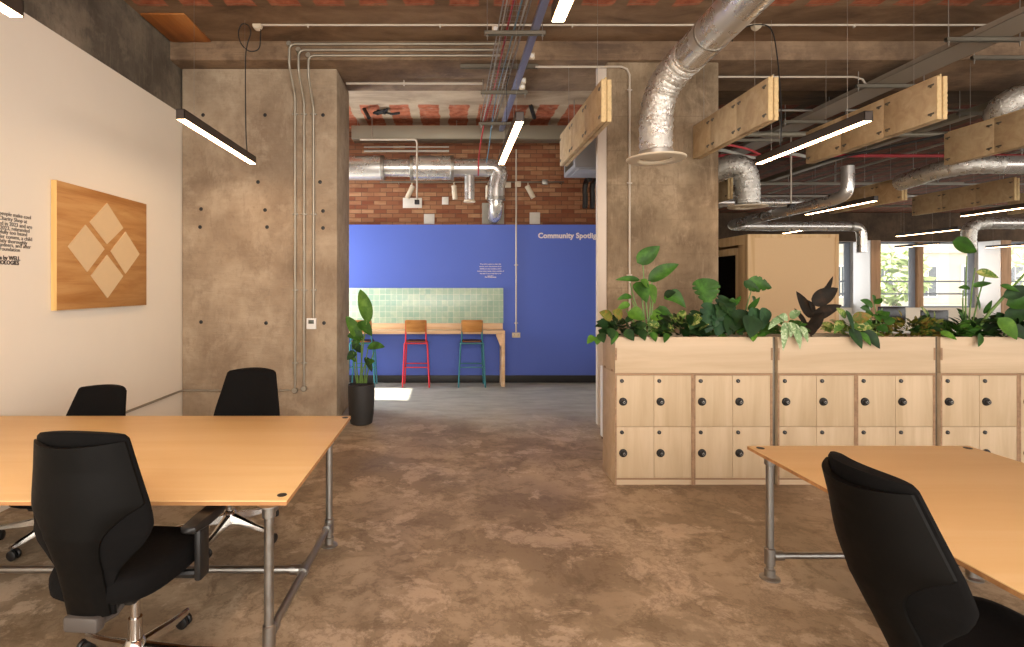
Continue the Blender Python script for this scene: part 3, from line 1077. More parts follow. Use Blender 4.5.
yc = 6.1
cx_, cz_ = -2.29, 3.115
pendant(-2.28, 4.58, 6.28, 'slim lit pendant over the wall-side table, in front of the concrete pier',
        cord=[(-2.28, yc, 3.2), (-2.295, yc, 3.5), (-2.30, yc, 4.2), (-2.28, yc, 4.42), (-2.24, yc, 4.56), (-2.27, yc, 4.645), (-2.34, yc, 4.655), (-2.38, yc, 4.56), (-2.35, yc, 4.44), (-2.27, yc, 4.36), (-2.19, yc, 4.355), (-2.14, yc, 4.40), (-2.13, yc, 4.52), (-2.125, yc, 4.60)])
pendant(-2.28, 1.25, 2.85, 'slim lit pendant cut by the picture corner above the white wall')
pendant(0.585, 1.25, 2.90, 'slim lit pendant cut by the top edge beside the ceiling cable route')
pendant(0.61, 4.65, 6.30, 'slim lit pendant in front of the brick and blue wall', zc=4.294)
pendant(3.60, 4.63, 6.28, 'slim lit pendant between the foil duct and the largest hanging baffle',
        cord=[(3.62, 5.9, 3.2), (3.63, 5.9, 3.6), (3.62, 5.95, 4.2), (3.58, 6.0, 4.55), (3.45, 6.05, 4.63), (3.30, 6.08, 4.60), (3.22, 6.1, 4.56), (3.20, 6.1, 4.46)])
pendant(7.12, 9.0, 10.75, 'slim lit pendant hanging above the plywood booth, nearer of two there', zc=ZC2)
pendant(9.05, 13.2, 14.6, 'short lit pendant just above the top edge of the plywood booth', zc=ZC2)
pendant(10.45, 9.6, 11.0, 'slim lit pendant under the distant baffle at the picture edge', zc=ZC2)
pendant(12.85, 13.6, 15.5, 'lit pendant against the dark wall above the far windows', zc=ZC2)
pendant(16.7, 18.4, 20.2, 'thin dark pendant silhouetted against the far window', zc=ZC2)
pendant(20.1, 18.6, 20.2, 'thin dark pendant silhouetted against the last window pier', zc=ZC2)

# power roses of the two corded pendants
def rose(px, py, D, label, zc=ZC):
    p = P(px, py, D)
    b = MB()
    b.lathe([(0.0, -0.02), (0.045, -0.02), (0.052, -0.01), (0.052, 0.04), (0.0, 0.04)], (p.x, p.y, p.z), 20, 'Y')
    b.cyl((p.x, p.y + 0.02, p.z), (p.x, p.y + 0.02, zc + 0.01), 0.008, 8)
    return tag(b.build('ceiling_rose', M['hvac_white']), label, 'ceiling rose')


rose(257, 25, 6.13, 'white junction box at the end of the ceiling conduit above the concrete pier')
rose(757, 25, 6.13, 'white junction box with a black flex beside the foil duct')

# ------------------------------------------------------------------ conduits
def conduit(name, pts, r, label, m='conduit', clips=(), cat='conduit', group=None, axis='Z'):
    t = thing(name, label, cat, pts[0], group)
    MB().tube(pts, r, 10).build('tube', M[m], t)
    for c in clips:
        c = Vector(c)
        b = MB()
        q = r * 2.4
        e = {'Z': Vector((q, r * 1.1, 0.008)), 'X': Vector((0.008, r * 1.1, q))}[axis]
        b.box(c - e + Vector((0, 0, 0)), c + e, 0.002)
        b.build('saddle_clip', M[m], t)
    return t


def run(xpx, ytop, xb, ybend, xe, ye):
    pass


yb0, yp0 = 6.53, YF - 0.022
for (xp, yt, xp2, yend, lab) in ((289.5, 44, 295, 388, 'nearest the white wall'), (300, 50, 304, 386, 'in the middle of the three'), (308.5, 55.5, 313.5, 318, 'ending at the thermostat')):
    zt = H - (yt - CY) * yb0 / F
    X = (xp2 - CX) * yp0 / F
    p1 = P(xp2, yend, yp0)
    pts = [(0.62, yb0, zt), (X + 0.07, yb0, zt), (X + 0.02, yb0, zt - 0.015), (X, yb0, zt - 0.06), (X, yb0, zt - 0.22), (X, yb0 + 0.02, zt - 0.28), (X, yp0 - 0.02, zt - 0.52), (X, yp0, zt - 0.58), (X, yp0, p1.z)]
    t = conduit('wall_conduit', pts, 0.015, 'steel conduit along the beam and down the pier, ' + lab, 'conduit',
                [(X, yp0 + 0.005, H - (q - CY) * yp0 / F) for q in (114, 214, 290, 363) if q < yend - 10], 'conduit', 'pier conduits')
    if yend > 350:
        b = MB(); b.lathe([(0.0, -0.028), (0.030, -0.028), (0.036, -0.02), (0.036, 0.02), (0.0, 0.02)], (X, yp0, p1.z - 0.03), 18, 'Y')
        b.build('junction_box', M['conduit'], t)
    b = MB(); b.lathe([(0.0, -0.028), (0.026, -0.028), (0.030, -0.02), (0.030, 0.018), (0.0, 0.018)], (X + 0.0, yb0, zt - 0.0), 18, 'Y')
    b.build('elbow_box', M['conduit'], t)
zl = H - (390 - CY) * YF / F
xl = XW + 0.022
conduit('wall_conduit', [(xl, 3.4, zl), (xl, YF - 0.10, zl), (xl + 0.02, YF - 0.035, zl), (xl + 0.08, yp0, zl), (P(290, 390, yp0).x, yp0, zl)], 0.0125,
        'low steel conduit along the white wall and across the pier foot', 'conduit', [(xl + 0.5, yp0 + 0.005, zl)], axis='X')
pc = P(257, 25, 6.13)
conduit('ceiling_conduit', [(pc.x + 0.04, 6.13, pc.z), (9.0, 6.13, pc.z)], 0.0125, 'pale conduit running across the ceiling in front of the beam', 'white_pipe',
        [(x, 6.13, pc.z) for x in (-1.6, -0.1, 1.4, 2.9, 4.6)], axis='X')
conduit('ceiling_conduit', [(-1.37, 7.2, 4.40), (0.45, 7.2, 4.40)], 0.016, 'pale pipe under the rear edge of the beam by the pier', 'white_pipe', [(-0.6, 7.2, 4.41)], axis='X')
yq = YCOL - 0.022
xv = P(629.5, 100, yq).x
conduit('wall_conduit', [(1.05, yq, 4.37), (xv - 0.10, yq, 4.37), (xv - 0.03, yq, 4.34), (xv, yq, 4.27), (xv, yq, 4.1), (xv, yq, 1.1)], 0.013,
        'pale conduit bending down the concrete column', 'white_pipe', [(xv, yq + 0.005, H - (q - CY) * yq / F) for q in (90, 183, 275)])
conduit('ceiling_conduit', [(3.44, 7.0, 4.41), (5.25, 7.0, 4.41), (5.36, 7.0, 4.38), (5.41, 7.0, 4.30)], 0.013, 'short pale conduit under the beam beyond the column', 'white_pipe', [(4.2, 7.0, 4.42)], axis='X')
xb = P(516, 200, BW).x
conduit('wall_conduit', [(xb, BW - 0.02, 4.1), (xb, BW - 0.02, H - (332 - CY) * BW / F)], 0.014, 'white vertical conduit down the brick and blue wall to a socket', 'white_pipe',
        [(xb, BW - 0.012, H - (q - CY) * BW / F) for q in (265, 323)])
p = P(516, 335, BW)
t = thing('wall_socket', 'white double socket at the foot of the white conduit', 'socket', p)
MB().box((p.x - 0.072, BW - 0.036, p.z - 0.043), (p.x + 0.072, BW, p.z + 0.043), 0.004).build('face_plate', M['hvac_white'], t)
for q in (-0.034, 0.034):
    b = MB()
    b.box((p.x + q - 0.004, BW - 0.038, p.z - 0.002), (p.x + q + 0.004, BW - 0.0355, p.z + 0.014))
    b.box((p.x + q - 0.014, BW - 0.038, p.z - 0.018), (p.x + q - 0.006, BW - 0.0355, p.z - 0.012)); b.box((p.x + q + 0.006, BW - 0.038, p.z - 0.018), (p.x + q + 0.014, BW - 0.0355, p.z - 0.012))
    b.build('outlet', M['black'], t)
# thermostat
a, c = P(307, 318, YF), P(316.5, 329, YF)
t = thing('wall_thermostat', 'white thermostat with dark display on the concrete pier', 'thermostat', ((a.x + c.x) / 2, YF, c.z))
MB().box((a.x, YF - 0.03, c.z), (c.x, YF + 0.0, a.z), 0.005).build('housing', M['white_paint'], t)
MB().box((a.x + 0.025, YF - 0.032, c.z + 0.068), (c.x - 0.025, YF - 0.029, a.z - 0.022), 0.001).build('display', M['lcd'], t)

# ------------------------------------------------------------------ ceiling cable route
def strut(x0, x1, y, z, label, rods=True, top=ZC, h=0.041, rx=0.03):
    t = thing('strut_bracket', label, 'bracket', ((x0 + x1) / 2, y, z), 'strut brackets')
    b = MB()
    b.box((x0, y - 0.0205, z), (x1, y - 0.0175, z + h)); b.box((x0, y + 0.0175, z), (x1, y + 0.0205, z + h)); b.box((x0, y - 0.0205, z + h - 0.003), (x1, y + 0.0205, z + h))
    b.build('channel', M['strut'], t)
    if rods:
        for x in (x0 + rx, x1 - rx):
            b = MB(); b.cyl((x, y, z - 0.05), (x, y, top), 0.005, 8); b.cyl((x, y, z - 0.014), (x, y, z), 0.011, 6)
            b.build('threaded_rod', M['galv'], t)
    return t


strut(0.36, 0.98, 5.49, 4.25, 'steel cable bracket nearest the camera on two rods', top=ZC)
strut(0.42, 1.04, 7.17, 4.25, 'steel cable bracket under the beam', top=ZB)
strut(0.47, 1.05, 8.55, 4.25, 'steel cable bracket in the blue room', top=ZC2)
strut(0.14, 1.10, 6.66, 4.385, 'dark strut channel fixed flat under the beam', rods=False, h=0.05)
t = thing('cable_trunking', 'blue grey cable trunking running along the ceiling over the walkway', 'trunking', (0.88, 5, 4.30))
b = MB(); b.box((0.84, 1.5, 4.293), (0.915, 9.4, 4.35), 0.002)
b.build('trunk', M['tray'], t)
for y in (6.15, 6.5, 6.75):
    pass
t = thing('cable_basket', 'wire cable basket over the walkway beside the blue grey trunking', 'cable basket', (0.62, 5, 4.30))
b = MB()
for i, x in enumerate((0.50, 0.55, 0.60, 0.65, 0.70, 0.75)):
    b.cyl((x, 1.5, 4.296), (x, 8.62, 4.296), 0.0025, 6)
for x in (0.50, 0.75):
    for z in (4.32, 4.345):
        b.cyl((x, 1.5, z), (x, 8.62, z), 0.0025, 6)
yy = 1.6
while yy < 8.6:
    b.tube([(0.50, yy, 4.346), (0.50, yy, 4.299), (0.75, yy, 4.299), (0.75, yy, 4.346)], 0.0025, 5)
    yy += 0.10
b.build('wire_mesh', M['galv'], t)


def cable(pts, r, m, label, group='ceiling cables'):
    # smooth by subdividing (Catmull-Rom)
    P_ = [Vector(p) for p in pts]
    out = []
    for i in range(len(P_) - 1):
        p0, p1, p2, p3 = P_[max(i - 1, 0)], P_[i], P_[i + 1], P_[min(i + 2, len(P_) - 1)]
        for k in range(6):
            u = k / 6
            out.append(0.5 * ((2 * p1) + (-p0 + p2) * u + (2 * p0 - 5 * p1 + 4 * p2 - p3) * u * u + (-p0 + 3 * p1 - 3 * p2 + p3) * u ** 3))
    out.append(P_[-1])
    o = MB().tube(out, r, 8).build('cable', M[m])
    return tag(o, label, 'cable', group)


cable([(0.60, 1.6, 4.313), (0.61, 3.5, 4.313), (0.59, 5.2, 4.313), (0.60, 7.0, 4.313), (0.57, 8.3, 4.313), (0.56, 8.7, 4.28), (0.50, 8.9, 3.9), (0.49, 9.05, 3.55)], 0.011, 'red_cable', 'red cable lying along the wire basket over the walkway')
cable([(0.66, 1.6, 4.311), (0.67, 4.5, 4.311), (0.65, 7.2, 4.311), (0.68, 8.5, 4.305), (0.66, 8.9, 4.0), (0.62, 9.1, 3.7)], 0.008, 'blue_cable', 'pale blue cable lying along the wire basket')
cable([(0.535, 1.6, 4.311), (0.53, 4.5, 4.311), (0.545, 7.5, 4.311), (0.53, 8.9, 4.311)], 0.008, 'grey_cable', 'pale grey cable in the basket beside the red cable')
cable([(0.715, 1.6, 4.311), (0.72, 4.5, 4.311), (0.70, 6.3, 4.311), (0.71, 8.9, 4.311)], 0.008, 'grey_cable', 'pale grey cable in the basket nearest the trunking')
cable([(0.75, 6.75, 4.33), (0.72, 6.77, 4.2), (0.73, 6.8, 4.0), (0.72, 6.85, 3.6), (0.74, 6.9, 3.3)], 0.004, 'black_cord', 'thin black flex hanging from the cable basket')
for (q, y, z) in ((0.955, 6.25, 4.36), (0.955, 6.95, 4.34), (0.48, 5.6, 4.36), (0.955, 7.05, 4.30)):
    t = thing('junction_box', 'small pale junction box clipped beside the cable route', 'junction box', (q, y, z), 'route junction boxes')
    b = MB(); b.box((q - 0.035, y - 0.02, z - 0.035), (q + 0.035, y + 0.03, z + 0.035), 0.008); b.build('box', M['hvac_white'], t)
    b = MB(); b.lathe([(0.0, -0.026), (0.02, -0.026), (0.026, -0.019), (0.0, -0.019)], (q, y, z), 14, 'Y'); b.build('lid', M['white_paint'], t)

# ------------------------------------------------------------------ ducts
def nhx(secs, hy):
    p, q = Vector(secs[-1][1][0]), Vector(secs[-1][1][-1])
    return abs(p.x - q.x) > abs(p.y - q.y)


def duct(name, label, secs, cat='duct', disc=None, collars=(), straps=(), group=None):
    t = thing(name, label, cat, secs[0][1][0], group)
    for (hx, hy, hz, hr) in straps:
        top = ZC if hy < 6.5 else ZC2
        b = MB(); b.cyl((hx, hy, hz + hr), (hx, hy, top), 0.004, 6); b.lathe([(hr + 0.001, -0.012), (hr + 0.004, -0.012), (hr + 0.004, 0.012), (hr + 0.001, 0.012)], (hx, hy, hz), 28, 'X' if nhx(secs, hy) else 'Y', closed=True)
        b.build('hanger_strap', M['galv'], t)
    for nm, pts, r, m in secs:
        P_ = [Vector(p) for p in pts]
        if len(P_) > 2:
            out = []
            for i in range(len(P_) - 1):
                p0, p1, p2, p3 = P_[max(i - 1, 0)], P_[i], P_[i + 1], P_[min(i + 2, len(P_) - 1)]
                for k in range(8):
                    u = k / 8
                    out.append(0.5 * ((2 * p1) + (-p0 + p2) * u + (2 * p0 - 5 * p1 + 4 * p2 - p3) * u * u + (-p0 + 3 * p1 - 3 * p2 + p3) * u ** 3))
            out.append(P_[-1])
        else:
            out = P_
        if 'flex' in nm:
            rr = random.Random(5)
            rs = [r * (1 + 0.035 * math.sin(i * 2.6) + rr.uniform(-0.015, 0.015)) for i in range(len(out))]
        else:
            rs = r
        MB().tube(out, rs, 28).build(nm, M[m], t, 60)
    for (p, d, r) in collars:
        p, d = Vector(p), Vector(d).normalized()
        MB().tube([p - d * 0.03, p - d * 0.025, p + d * 0.025, p + d * 0.03], [r, r + 0.006, r + 0.006, r], 28).build('collar', M['galv'], t)
    if disc:
        (x, y, z, r) = disc
        b = MB()
        b.lathe([(r * 0.56, 0.0), (r * 0.62, -0.012), (r * 0.97, -0.004), (r, 0.004), (r, 0.014), (r * 0.56, 0.02)], (x, y, z), 40, closed=True)
        b.build('diffuser_ring', M['hvac_white'], t, 30)
        b = MB()
        b.lathe([(0.0, 0.01), (r * 0.30, 0.004), (r * 0.46, 0.014), (r * 0.48, 0.03), (0.0, 0.04)], (x, y, z), 32)
        b.build('diffuser_cone', M['hvac_white'], t, 30)
    return t


duct('air_duct', 'large silver foil air duct bending down to a round diffuser by the column',
     [('duct_run', [(2.12, 1.0, 3.84), (2.235, 5.0, 3.84)], 0.158, 'spiral'),
      ('flex_hose', [(2.234, 4.95, 3.84), (2.225, 5.06, 3.83), (2.19, 5.18, 3.79), (2.12, 5.31, 3.67), (2.08, 5.38, 3.50), (2.07, 5.40, 3.25), (2.07, 5.40, 3.01)], 0.158, 'foil')],
     disc=(2.07, 5.40, 2.965, 0.285), straps=[(2.16, 2.2, 3.84, 0.158), (2.222, 4.55, 3.84, 0.158)], collars=[((2.07, 5.40, 3.02), (0, 0, 1), 0.16)])
duct('air_duct', 'crinkled foil duct dropping to a round diffuser beside the plywood booth',
     [('flex_hose', [(4.28, 9.0, 3.52), (4.40, 8.85, 3.58), (4.52, 8.68, 3.63), (4.66, 8.6, 3.58), (4.74, 8.6, 3.42), (4.755, 8.6, 3.22), (4.755, 8.6, 3.0)], 0.18, 'foil')],
     disc=(4.755, 8.6, 2.955, 0.29), straps=[])
duct('air_duct', 'slim spiral duct doubling back and dropping above the plywood booth',
     [('elbow', [(6.83, 9.25, 3.75), (6.83, 9.25, 3.45), (6.81, 9.3, 3.28), (6.76, 9.5, 3.21)], 0.10, 'spiral'), ('duct_run', [(6.76, 9.5, 3.21), (6.30, 11.5, 3.08)], 0.10, 'spiral'),
      ('elbow', [(6.30, 11.5, 3.08), (6.24, 11.8, 3.06), (6.32, 12.0, 3.04), (6.55, 12.05, 3.035)], 0.10, 'spiral'),
      ('duct_run', [(6.55, 12.05, 3.035), (8.95, 12.05, 3.03)], 0.10, 'spiral'),
      ('elbow', [(8.95, 12.05, 3.03), (9.12, 12.05, 3.0), (9.2, 12.05, 2.88), (9.21, 12.05, 2.45)], 0.10, 'spiral')], collars=[((8.95, 12.05, 3.03), (1, 0, 0), 0.10), ((6.42, 11.0, 3.115), (-0.2, 1, 0), 0.10)])
duct('air_duct', 'horizontal spiral duct high behind the booth diffuser', [('duct_run', [(4.4, 11.0, 3.40), (7.5, 11.0, 3.40)], 0.085, 'spiral')])
duct('air_duct', 'foil covered duct passing behind the hanging baffles to the picture edge',
     [('flex_hose', [(7.68, 9.2, 3.46), (7.69, 8.9, 3.48), (7.72, 8.5, 3.52), (7.95, 8.22, 3.54), (8.4, 8.2, 3.54)], 0.135, 'foil'), ('duct_run', [(8.3, 8.2, 3.54), (11.0, 8.2, 3.54)], 0.138, 'spiral')], straps=[(8.7, 8.2, 3.54, 0.139), (10.3, 8.2, 3.54, 0.139)])
duct('air_duct', 'silver duct bending down in front of the far window at the picture edge',
     [('duct_run', [(13.9, 12.0, 3.10), (11.9, 12.0, 3.10)], 0.13, 'spiral'), ('flex_hose', [(11.95, 12.0, 3.10), (11.72, 12.0, 3.07), (11.58, 12.0, 2.96), (11.55, 12.0, 2.8), (11.55, 12.0, 2.5)], 0.135, 'foil')])
duct('air_duct', 'crumpled foil duct elbow near the ceiling at the picture edge',
     [('flex_hose', [(7.35, 7.2, 3.95), (7.30, 7.1, 4.05), (7.42, 7.0, 4.14), (7.7, 6.95, 4.16), (8.4, 6.9, 4.16), (9.0, 6.9, 4.16)], 0.17, 'foil')], straps=[(8.6, 6.9, 4.16, 0.172)])

# back room services
yd = 9.2
def bx(px):
    return (px - CX) * yd / F
def bz(py):
    return H - (py - CY) * yd / F
zD = bz(168)
t = duct('air_duct', 'large spiral duct along the brick wall of the blue room',
         [('silencer', [(-3.2, yd, zD), (bx(383), yd, zD)], 0.205, 'spiral'), ('duct_run', [(bx(383), yd, zD), (bx(412), yd, zD)], 0.15, 'spiral'),
          ('silencer', [(bx(412), yd, zD), (bx(452), yd, zD)], 0.205, 'spiral'), ('duct_run', [(bx(452), yd, zD), (bx(489), yd, zD)], 0.155, 'spiral'),
          ('elbow', [(bx(488), yd, zD), (bx(495), yd, zD - 0.01), (bx(499), yd, zD - 0.10), (bx(496.5), yd, zD - 0.30), (bx(496), yd, bz(200))], 0.145, 'spiral'),
          ('duct_run', [(bx(496), yd, bz(198)), (bx(496), yd + 0.02, bz(207)), (bx(496), yd + 0.14, bz(213)), (bx(496), yd + 0.40, bz(214))], 0.12, 'spiral'),
          ('branch', [(bx(469.5), yd, zD), (bx(469.5), yd, bz(200))], 0.085, 'spiral')],
         collars=[((bx(383), yd, zD), (1, 0, 0), 0.205), ((bx(412), yd, zD), (1, 0, 0), 0.205), ((bx(452), yd, zD), (1, 0, 0), 0.205), ((bx(496), yd, bz(199)), (0, 0, 1), 0.148)])
b = MB(); b.lathe([(0.06, 0.02), (0.085, 0.018), (0.10, 0.0), (0.10, -0.02), (0.06, -0.012)], (bx(469.5), yd, bz(201)), 24, closed=True)
b.build('branch_rim', M['hvac_white'], t)
t = thing('duct_casing', 'grey rectangular duct under the far ceiling of the blue room', 'duct', (0.2, 9.2, 4.2))
MB().box((bx(353), 9.05, bz(141)), (1.98, 9.35, bz(128)), 0.004).build('casing', M['grey_duct'], t)
for px in (353, 452, 545):
    MB().cyl((bx(px) + 0.08, 9.2, bz(128)), (bx(px) + 0.08, 9.2, ZC2), 0.005, 6).build('hanger_rod', M['galv'], t)
# hung pipe frame
t = thing('sprinkler_pipe', 'thin pale pipe dropping in front of the spiral duct', 'pipe', (bx(377), 8.95, 4.1))
xx0, xx1 = (360 - CX) * 8.95 / F, (417 - CX) * 8.95 / F
z140 = H - (139.5 - CY) * 8.95 / F
z200 = H - (200 - CY) * 8.95 / F
b = MB(); b.tube([(xx0, 8.95, z140), (xx1 - 0.05, 8.95, z140), (xx1 - 0.012, 8.95, z140 - 0.012), (xx1, 8.95, z140 - 0.05), (xx1, 8.95, z200)], 0.016, 10)
b.build('tube', M['white_pipe'], t)
MB().cyl((xx0 + 0.2, 8.95, z140), (xx0 + 0.2, 8.95, ZC2), 0.006, 6).build('hanger_rod', M['galv'], t)
MB().box((xx1 - 0.04, 8.91, z200 - 0.07), (xx1 + 0.04, 8.99, z200), 0.008).build('sensor_head', M['black'], t)
for k, (yq, zq) in enumerate(((147, 0.013), (151, 0.02))):
    z = H - (yq - CY) * 9.0 / F
    o = MB().cyl(((364 - CX) * 9.0 / F, 9.0, z), ((449 - CX) * 9.0 / F, 9.0, z), zq, 12).build('hanger_rail', M['galv'])
    tag(o, ['upper', 'lower'][k] + ' steel rail lying above the spiral duct in the blue room', 'rail', 'duct rails')
# black wall box + patches on the brick
for (x0, y0, x1, y1, m, lab) in ((403, 198, 422, 208, 'patch', 'white plaster patch on brick behind the hanging sensor'), (442, 197, 448.5, 204.5, 'patch', 'small white square patch on the brick under the track'),
                                 (424, 214, 434.5, 224, 'patch', 'white square patch just above the blue paint, beside the branch duct'), (529.5, 212.5, 540, 224, 'patch', 'white square patch above the blue paint near the lettering'),
                                 (482, 203, 504, 224, 'grout_patch', 'grey mortar plate around the duct outlet on the brick')):
    a, c = P(x0, y0, BW + 0.2), P(x1, y1, BW + 0.2)
    o = MB().box((a.x, BW + 0.185, c.z), (c.x, BW + 0.20, a.z), 0.003).build('wall_patch', M[m])
    tag(o, lab, 'wall patch', 'brick wall patches')
# spot track
yt = 9.46
zt = H - (182 - CY) * yt / F
t = thing('track_rail', 'thin lighting track in front of the brick wall', 'track', (0, yt, zt))
MB().box(((380 - CX) * yt / F, yt - 0.016, zt - 0.012), ((564 - CX) * yt / F, yt + 0.016, zt + 0.012), 0.003).build('rail', M['strut'], t)
for px in (398, 455, 563):
    MB().cyl(((px - CX) * yt / F, yt, zt), ((px - CX) * yt / F, BW + 0.2, zt), 0.006, 6).build('wall_arm', M['galv'], t)
for (px, py, tilt, lab) in ((412, 190, 0.45, 'first white track spotlight, above the plaster patch'), (454, 193, -0.1, 'white track spotlight between patch and branch duct'), (488, 194, 0.0, 'white track spotlight in front of the duct drop'), (528, 192, -0.5, 'white track spotlight nearest the lettering')):
    c = P(px, py, yt)
    t = thing('track_spotlight', lab, 'spotlight', (c.x, yt, zt), 'track spotlights')
    d = Vector((-math.sin(tilt), 0.05, -math.cos(tilt))).normalized()
    q = Vector((c.x, yt, zt - 0.10))
    MB().cyl((c.x, yt, zt - 0.012), q, 0.008, 8).build('stem', M['hvac_white'], t)
    MB().tube([q - d * 0.04, q - d * 0.035, q + d * 0.20, q + d * 0.205], [0.03, 0.044, 0.044, 0.036], 18).build('lamp_can', M['hvac_white'], t)
for (px, py, lab) in ((508, 185, 'small grey junction box on the brick by the white conduit'), (518, 184, 'white junction box on the brick over the conduit'), (545, 182, 'grey clamp box on the lighting track')):
    c = P(px, py, 9.42)
    o = MB().box((c.x - 0.05, 9.40, c.z - 0.045), (c.x + 0.05, 9.46, c.z + 0.045), 0.008).build('junction_box', M['hvac_white'] if px != 545 else M['galv'])
    tag(o, lab, 'junction box')
# fan coil
t = thing('fan_coil_unit', 'grey fan coil unit hung behind the first baffle', 'air unit', (2.25, 8.2, 3.4))
b = MB(); b.box((1.83, 7.85, 3.42), (2.70, 8.6, 3.86), 0.01); b.box((1.90, 7.9, 3.405), (2.65, 8.5, 3.42), 0.003)
b.build('casing', M['ac_grey'], t)
b = MB()
for k in range(7):
    b.box((1.819, 7.95 + 0.08 * k, 3.48), (1.832, 7.99 + 0.08 * k, 3.80))
b.build('grille', M['strut'], t)
for x in (1.9, 2.6):
    MB().cyl((x, 8.2, 3.86), (x, 8.2, ZC2), 0.006, 6).build('hanger_rod', M['galv'], t)
for k, px in enumerate((585.5, 592.8)):
    X = (px - CX) * 9.4 / F
    cable([(X, 9.1, 3.5), (X + 0.01, 9.38, 3.52), (X, 9.44, 3.40), (X + 0.01, 9.45, 3.25), (X, 9.45, 3.06)], 0.046, 'black', ['black insulated hose on the brick farther from the column', 'black insulated hose on the brick next to the column'][k], 'insulated hoses')
# ceiling bits in the blue room
for (px, py, px2, py2, lab) in ((361, 103, 369, 118, 'black spot bar under the far ceiling near the pier'), (534.5, 118, 530, 104, 'black spot bar under the far ceiling near the first baffle')):
    a, c = P(px, py, 8.7), P(px2, py2, 8.4)
    t = thing('ceiling_bar', lab, 'bar', a, 'black ceiling bars')
    MB().tube([a, c], 0.03, 10).build('bar', M['black'], t)
    for p in (a, c):
        MB().cyl(p, (p.x, p.y, ZC2), 0.004, 6).build('hanger_wire', M['wire'], t)
b = MB()
rr = random.Random(3)
pts = [P(374 + 15 * rr.random(), 107 + 7 * rr.random(), 8.6 + rr.uniform(-0.1, 0.1)) for _ in range(16)]
pts = [Vector((p.x, p.y, min(p.z, ZC2 - 0.03))) for p in pts] + [P(392, 114, 8.6), P(400, 113, 8.6)]
b.tube(pts, 0.022, 8)
tag(b.build('coiled_cable', M['black_cord']), 'tangled black cable coil against the far terracotta ceiling', 'cable')

# ------------------------------------------------------------------ baffles
def baffle(x, y0, y1, label, zb=3.25, zt=3.65, zc=ZC, nclip=3):
    t = thing('acoustic_baffle', label, 'baffle', (x, (y0 + y1) / 2, zb), 'hanging acoustic baffles')
    rr = random.Random(int(x * 100 + y0 * 10))
    for k, (a, c) in enumerate(((x - 0.048, x - 0.008), (x + 0.008, x + 0.048))):
        b = MB()
        n = 3
        Lk = (y1 - y0) / n
        for i in range(n):
            b.mi = 0
            b.box((a, y0 + Lk * i + 0.0015, zb), (c, y0 + Lk * (i + 1) - 0.0015, zt), 0.002)
        b.mi = 1
        # rough sawn end and underside
        zz = zb
        while zz < zt - 0.005:
            hh = min(rr.uniform(0.015, 0.03), zt - zz)
            b.box((a + 0.001, y0 - rr.uniform(0.004, 0.010), zz), (c - 0.001, y0 + 0.003, zz + hh))
            zz += hh
        b.build('board', [M['baffle'], M['baffle_edge']], t)
    b = MB(); b.box((x - 0.0078, y0 + 0.01, zb + 0.02), (x + 0.0078, y1 - 0.01, zt + 0.025)); b.build('core_panel', M['baffle_edge'], t)
    Lk = (y1 - y0) / 3
    for side in (-1, 1):
        for i in range(4):
            for z in (zb + 0.065, zt - 0.065):
                for dy in (-0.055, 0.055):
                    y = y0 + Lk * i + dy
                    if y < y0 or y > y1:
                        continue
                    q = x + side * 0.048
                    b = MB()
                    b.box((min(q, q + side * 0.006), y - 0.032, z - 0.008), (max(q, q + side * 0.006), y + 0.032, z + 0.010), 0.002)
                    b.box((min(q, q + side * 0.010), y - 0.008, z - 0.022), (max(q, q + side * 0.010), y + 0.008, z + 0.008), 0.002)
                    if side < 0 or x < CX_WORLD:
                        b.build('clip', M['strut'], t)
                    else:
                        b.bm.free()
    for y in (y0 + 0.3, y1 - 0.3):
        MB().cyl((x, y, zt + 0.02), (x, y, zc), 0.002, 6).build('hanger_wire', M['wire'], t)
    return t


CX_WORLD = 0.0
baffle(1.485, 5.10, 7.0, 'tan hanging baffle in front of the column, nearest the walkway', zc=ZC)
baffle(3.03, 5.05, 6.72, 'tan hanging baffle just beyond the round diffuser')
baffle(4.58, 5.02, 6.86, 'tan hanging baffle behind the long lit pendant')
baffle(6.40, 5.02, 6.93, 'tan hanging baffle cut by the picture edge, upper row')
baffle(8.22, 9.75, 11.6, 'smaller distant baffle above the plywood booth', zc=ZC2)
baffle(10.25, 9.75, 11.9, 'distant baffle below the foil duct, above the far windows', zc=ZC2)
baffle(12.20, 10.3, 11.75, 'distant baffle partly hidden at the picture edge', zc=ZC2)
baffle(5.0, 9.6, 10.85, 'distant baffle end showing between column and foil duct', zc=ZC2)

# trays of the open office ceiling
t = thing('cable_tray', 'perforated grey cable tray running back over the baffles', 'cable tray', (5.6, 5, 4.25))
b = MB(); b.box((5.42, 2.5, 4.28), (5.82, 20, 4.284)); b.box((5.42, 2.5, 4.28), (5.424, 20, 4.34)); b.box((5.816, 2.5, 4.28), (5.82, 20, 4.34))
b.build('tray', M['tray_grey'], t)
t = thing('cable_trunking', 'grey trunking running back over the farther baffles', 'trunking', (7.65, 8, 4.25))
MB().box((7.60, 7.4, 4.20), (7.75, 20, 4.30), 0.003).build('trunk', M['grey_duct'], t)
strut(5.2, 6.1, 6.9, 4.235, 'strut bracket carrying the perforated tray under the beam', top=ZB)
strut(5.15, 5.95, 5.6, 4.235, 'strut bracket carrying the perforated tray in front of the beam', top=ZC)
strut(6.0, 7.4, 6.2, 4.30, 'short strut bracket at the upper picture edge', top=ZC)
strut(5.2, 6.2, 8.4, 4.235, 'strut bracket carrying the perforated tray beyond the beam', top=ZC2)
strut(7.3, 8.2, 7.75, 4.155, 'strut bracket carrying the far grey trunking', top=ZC2)
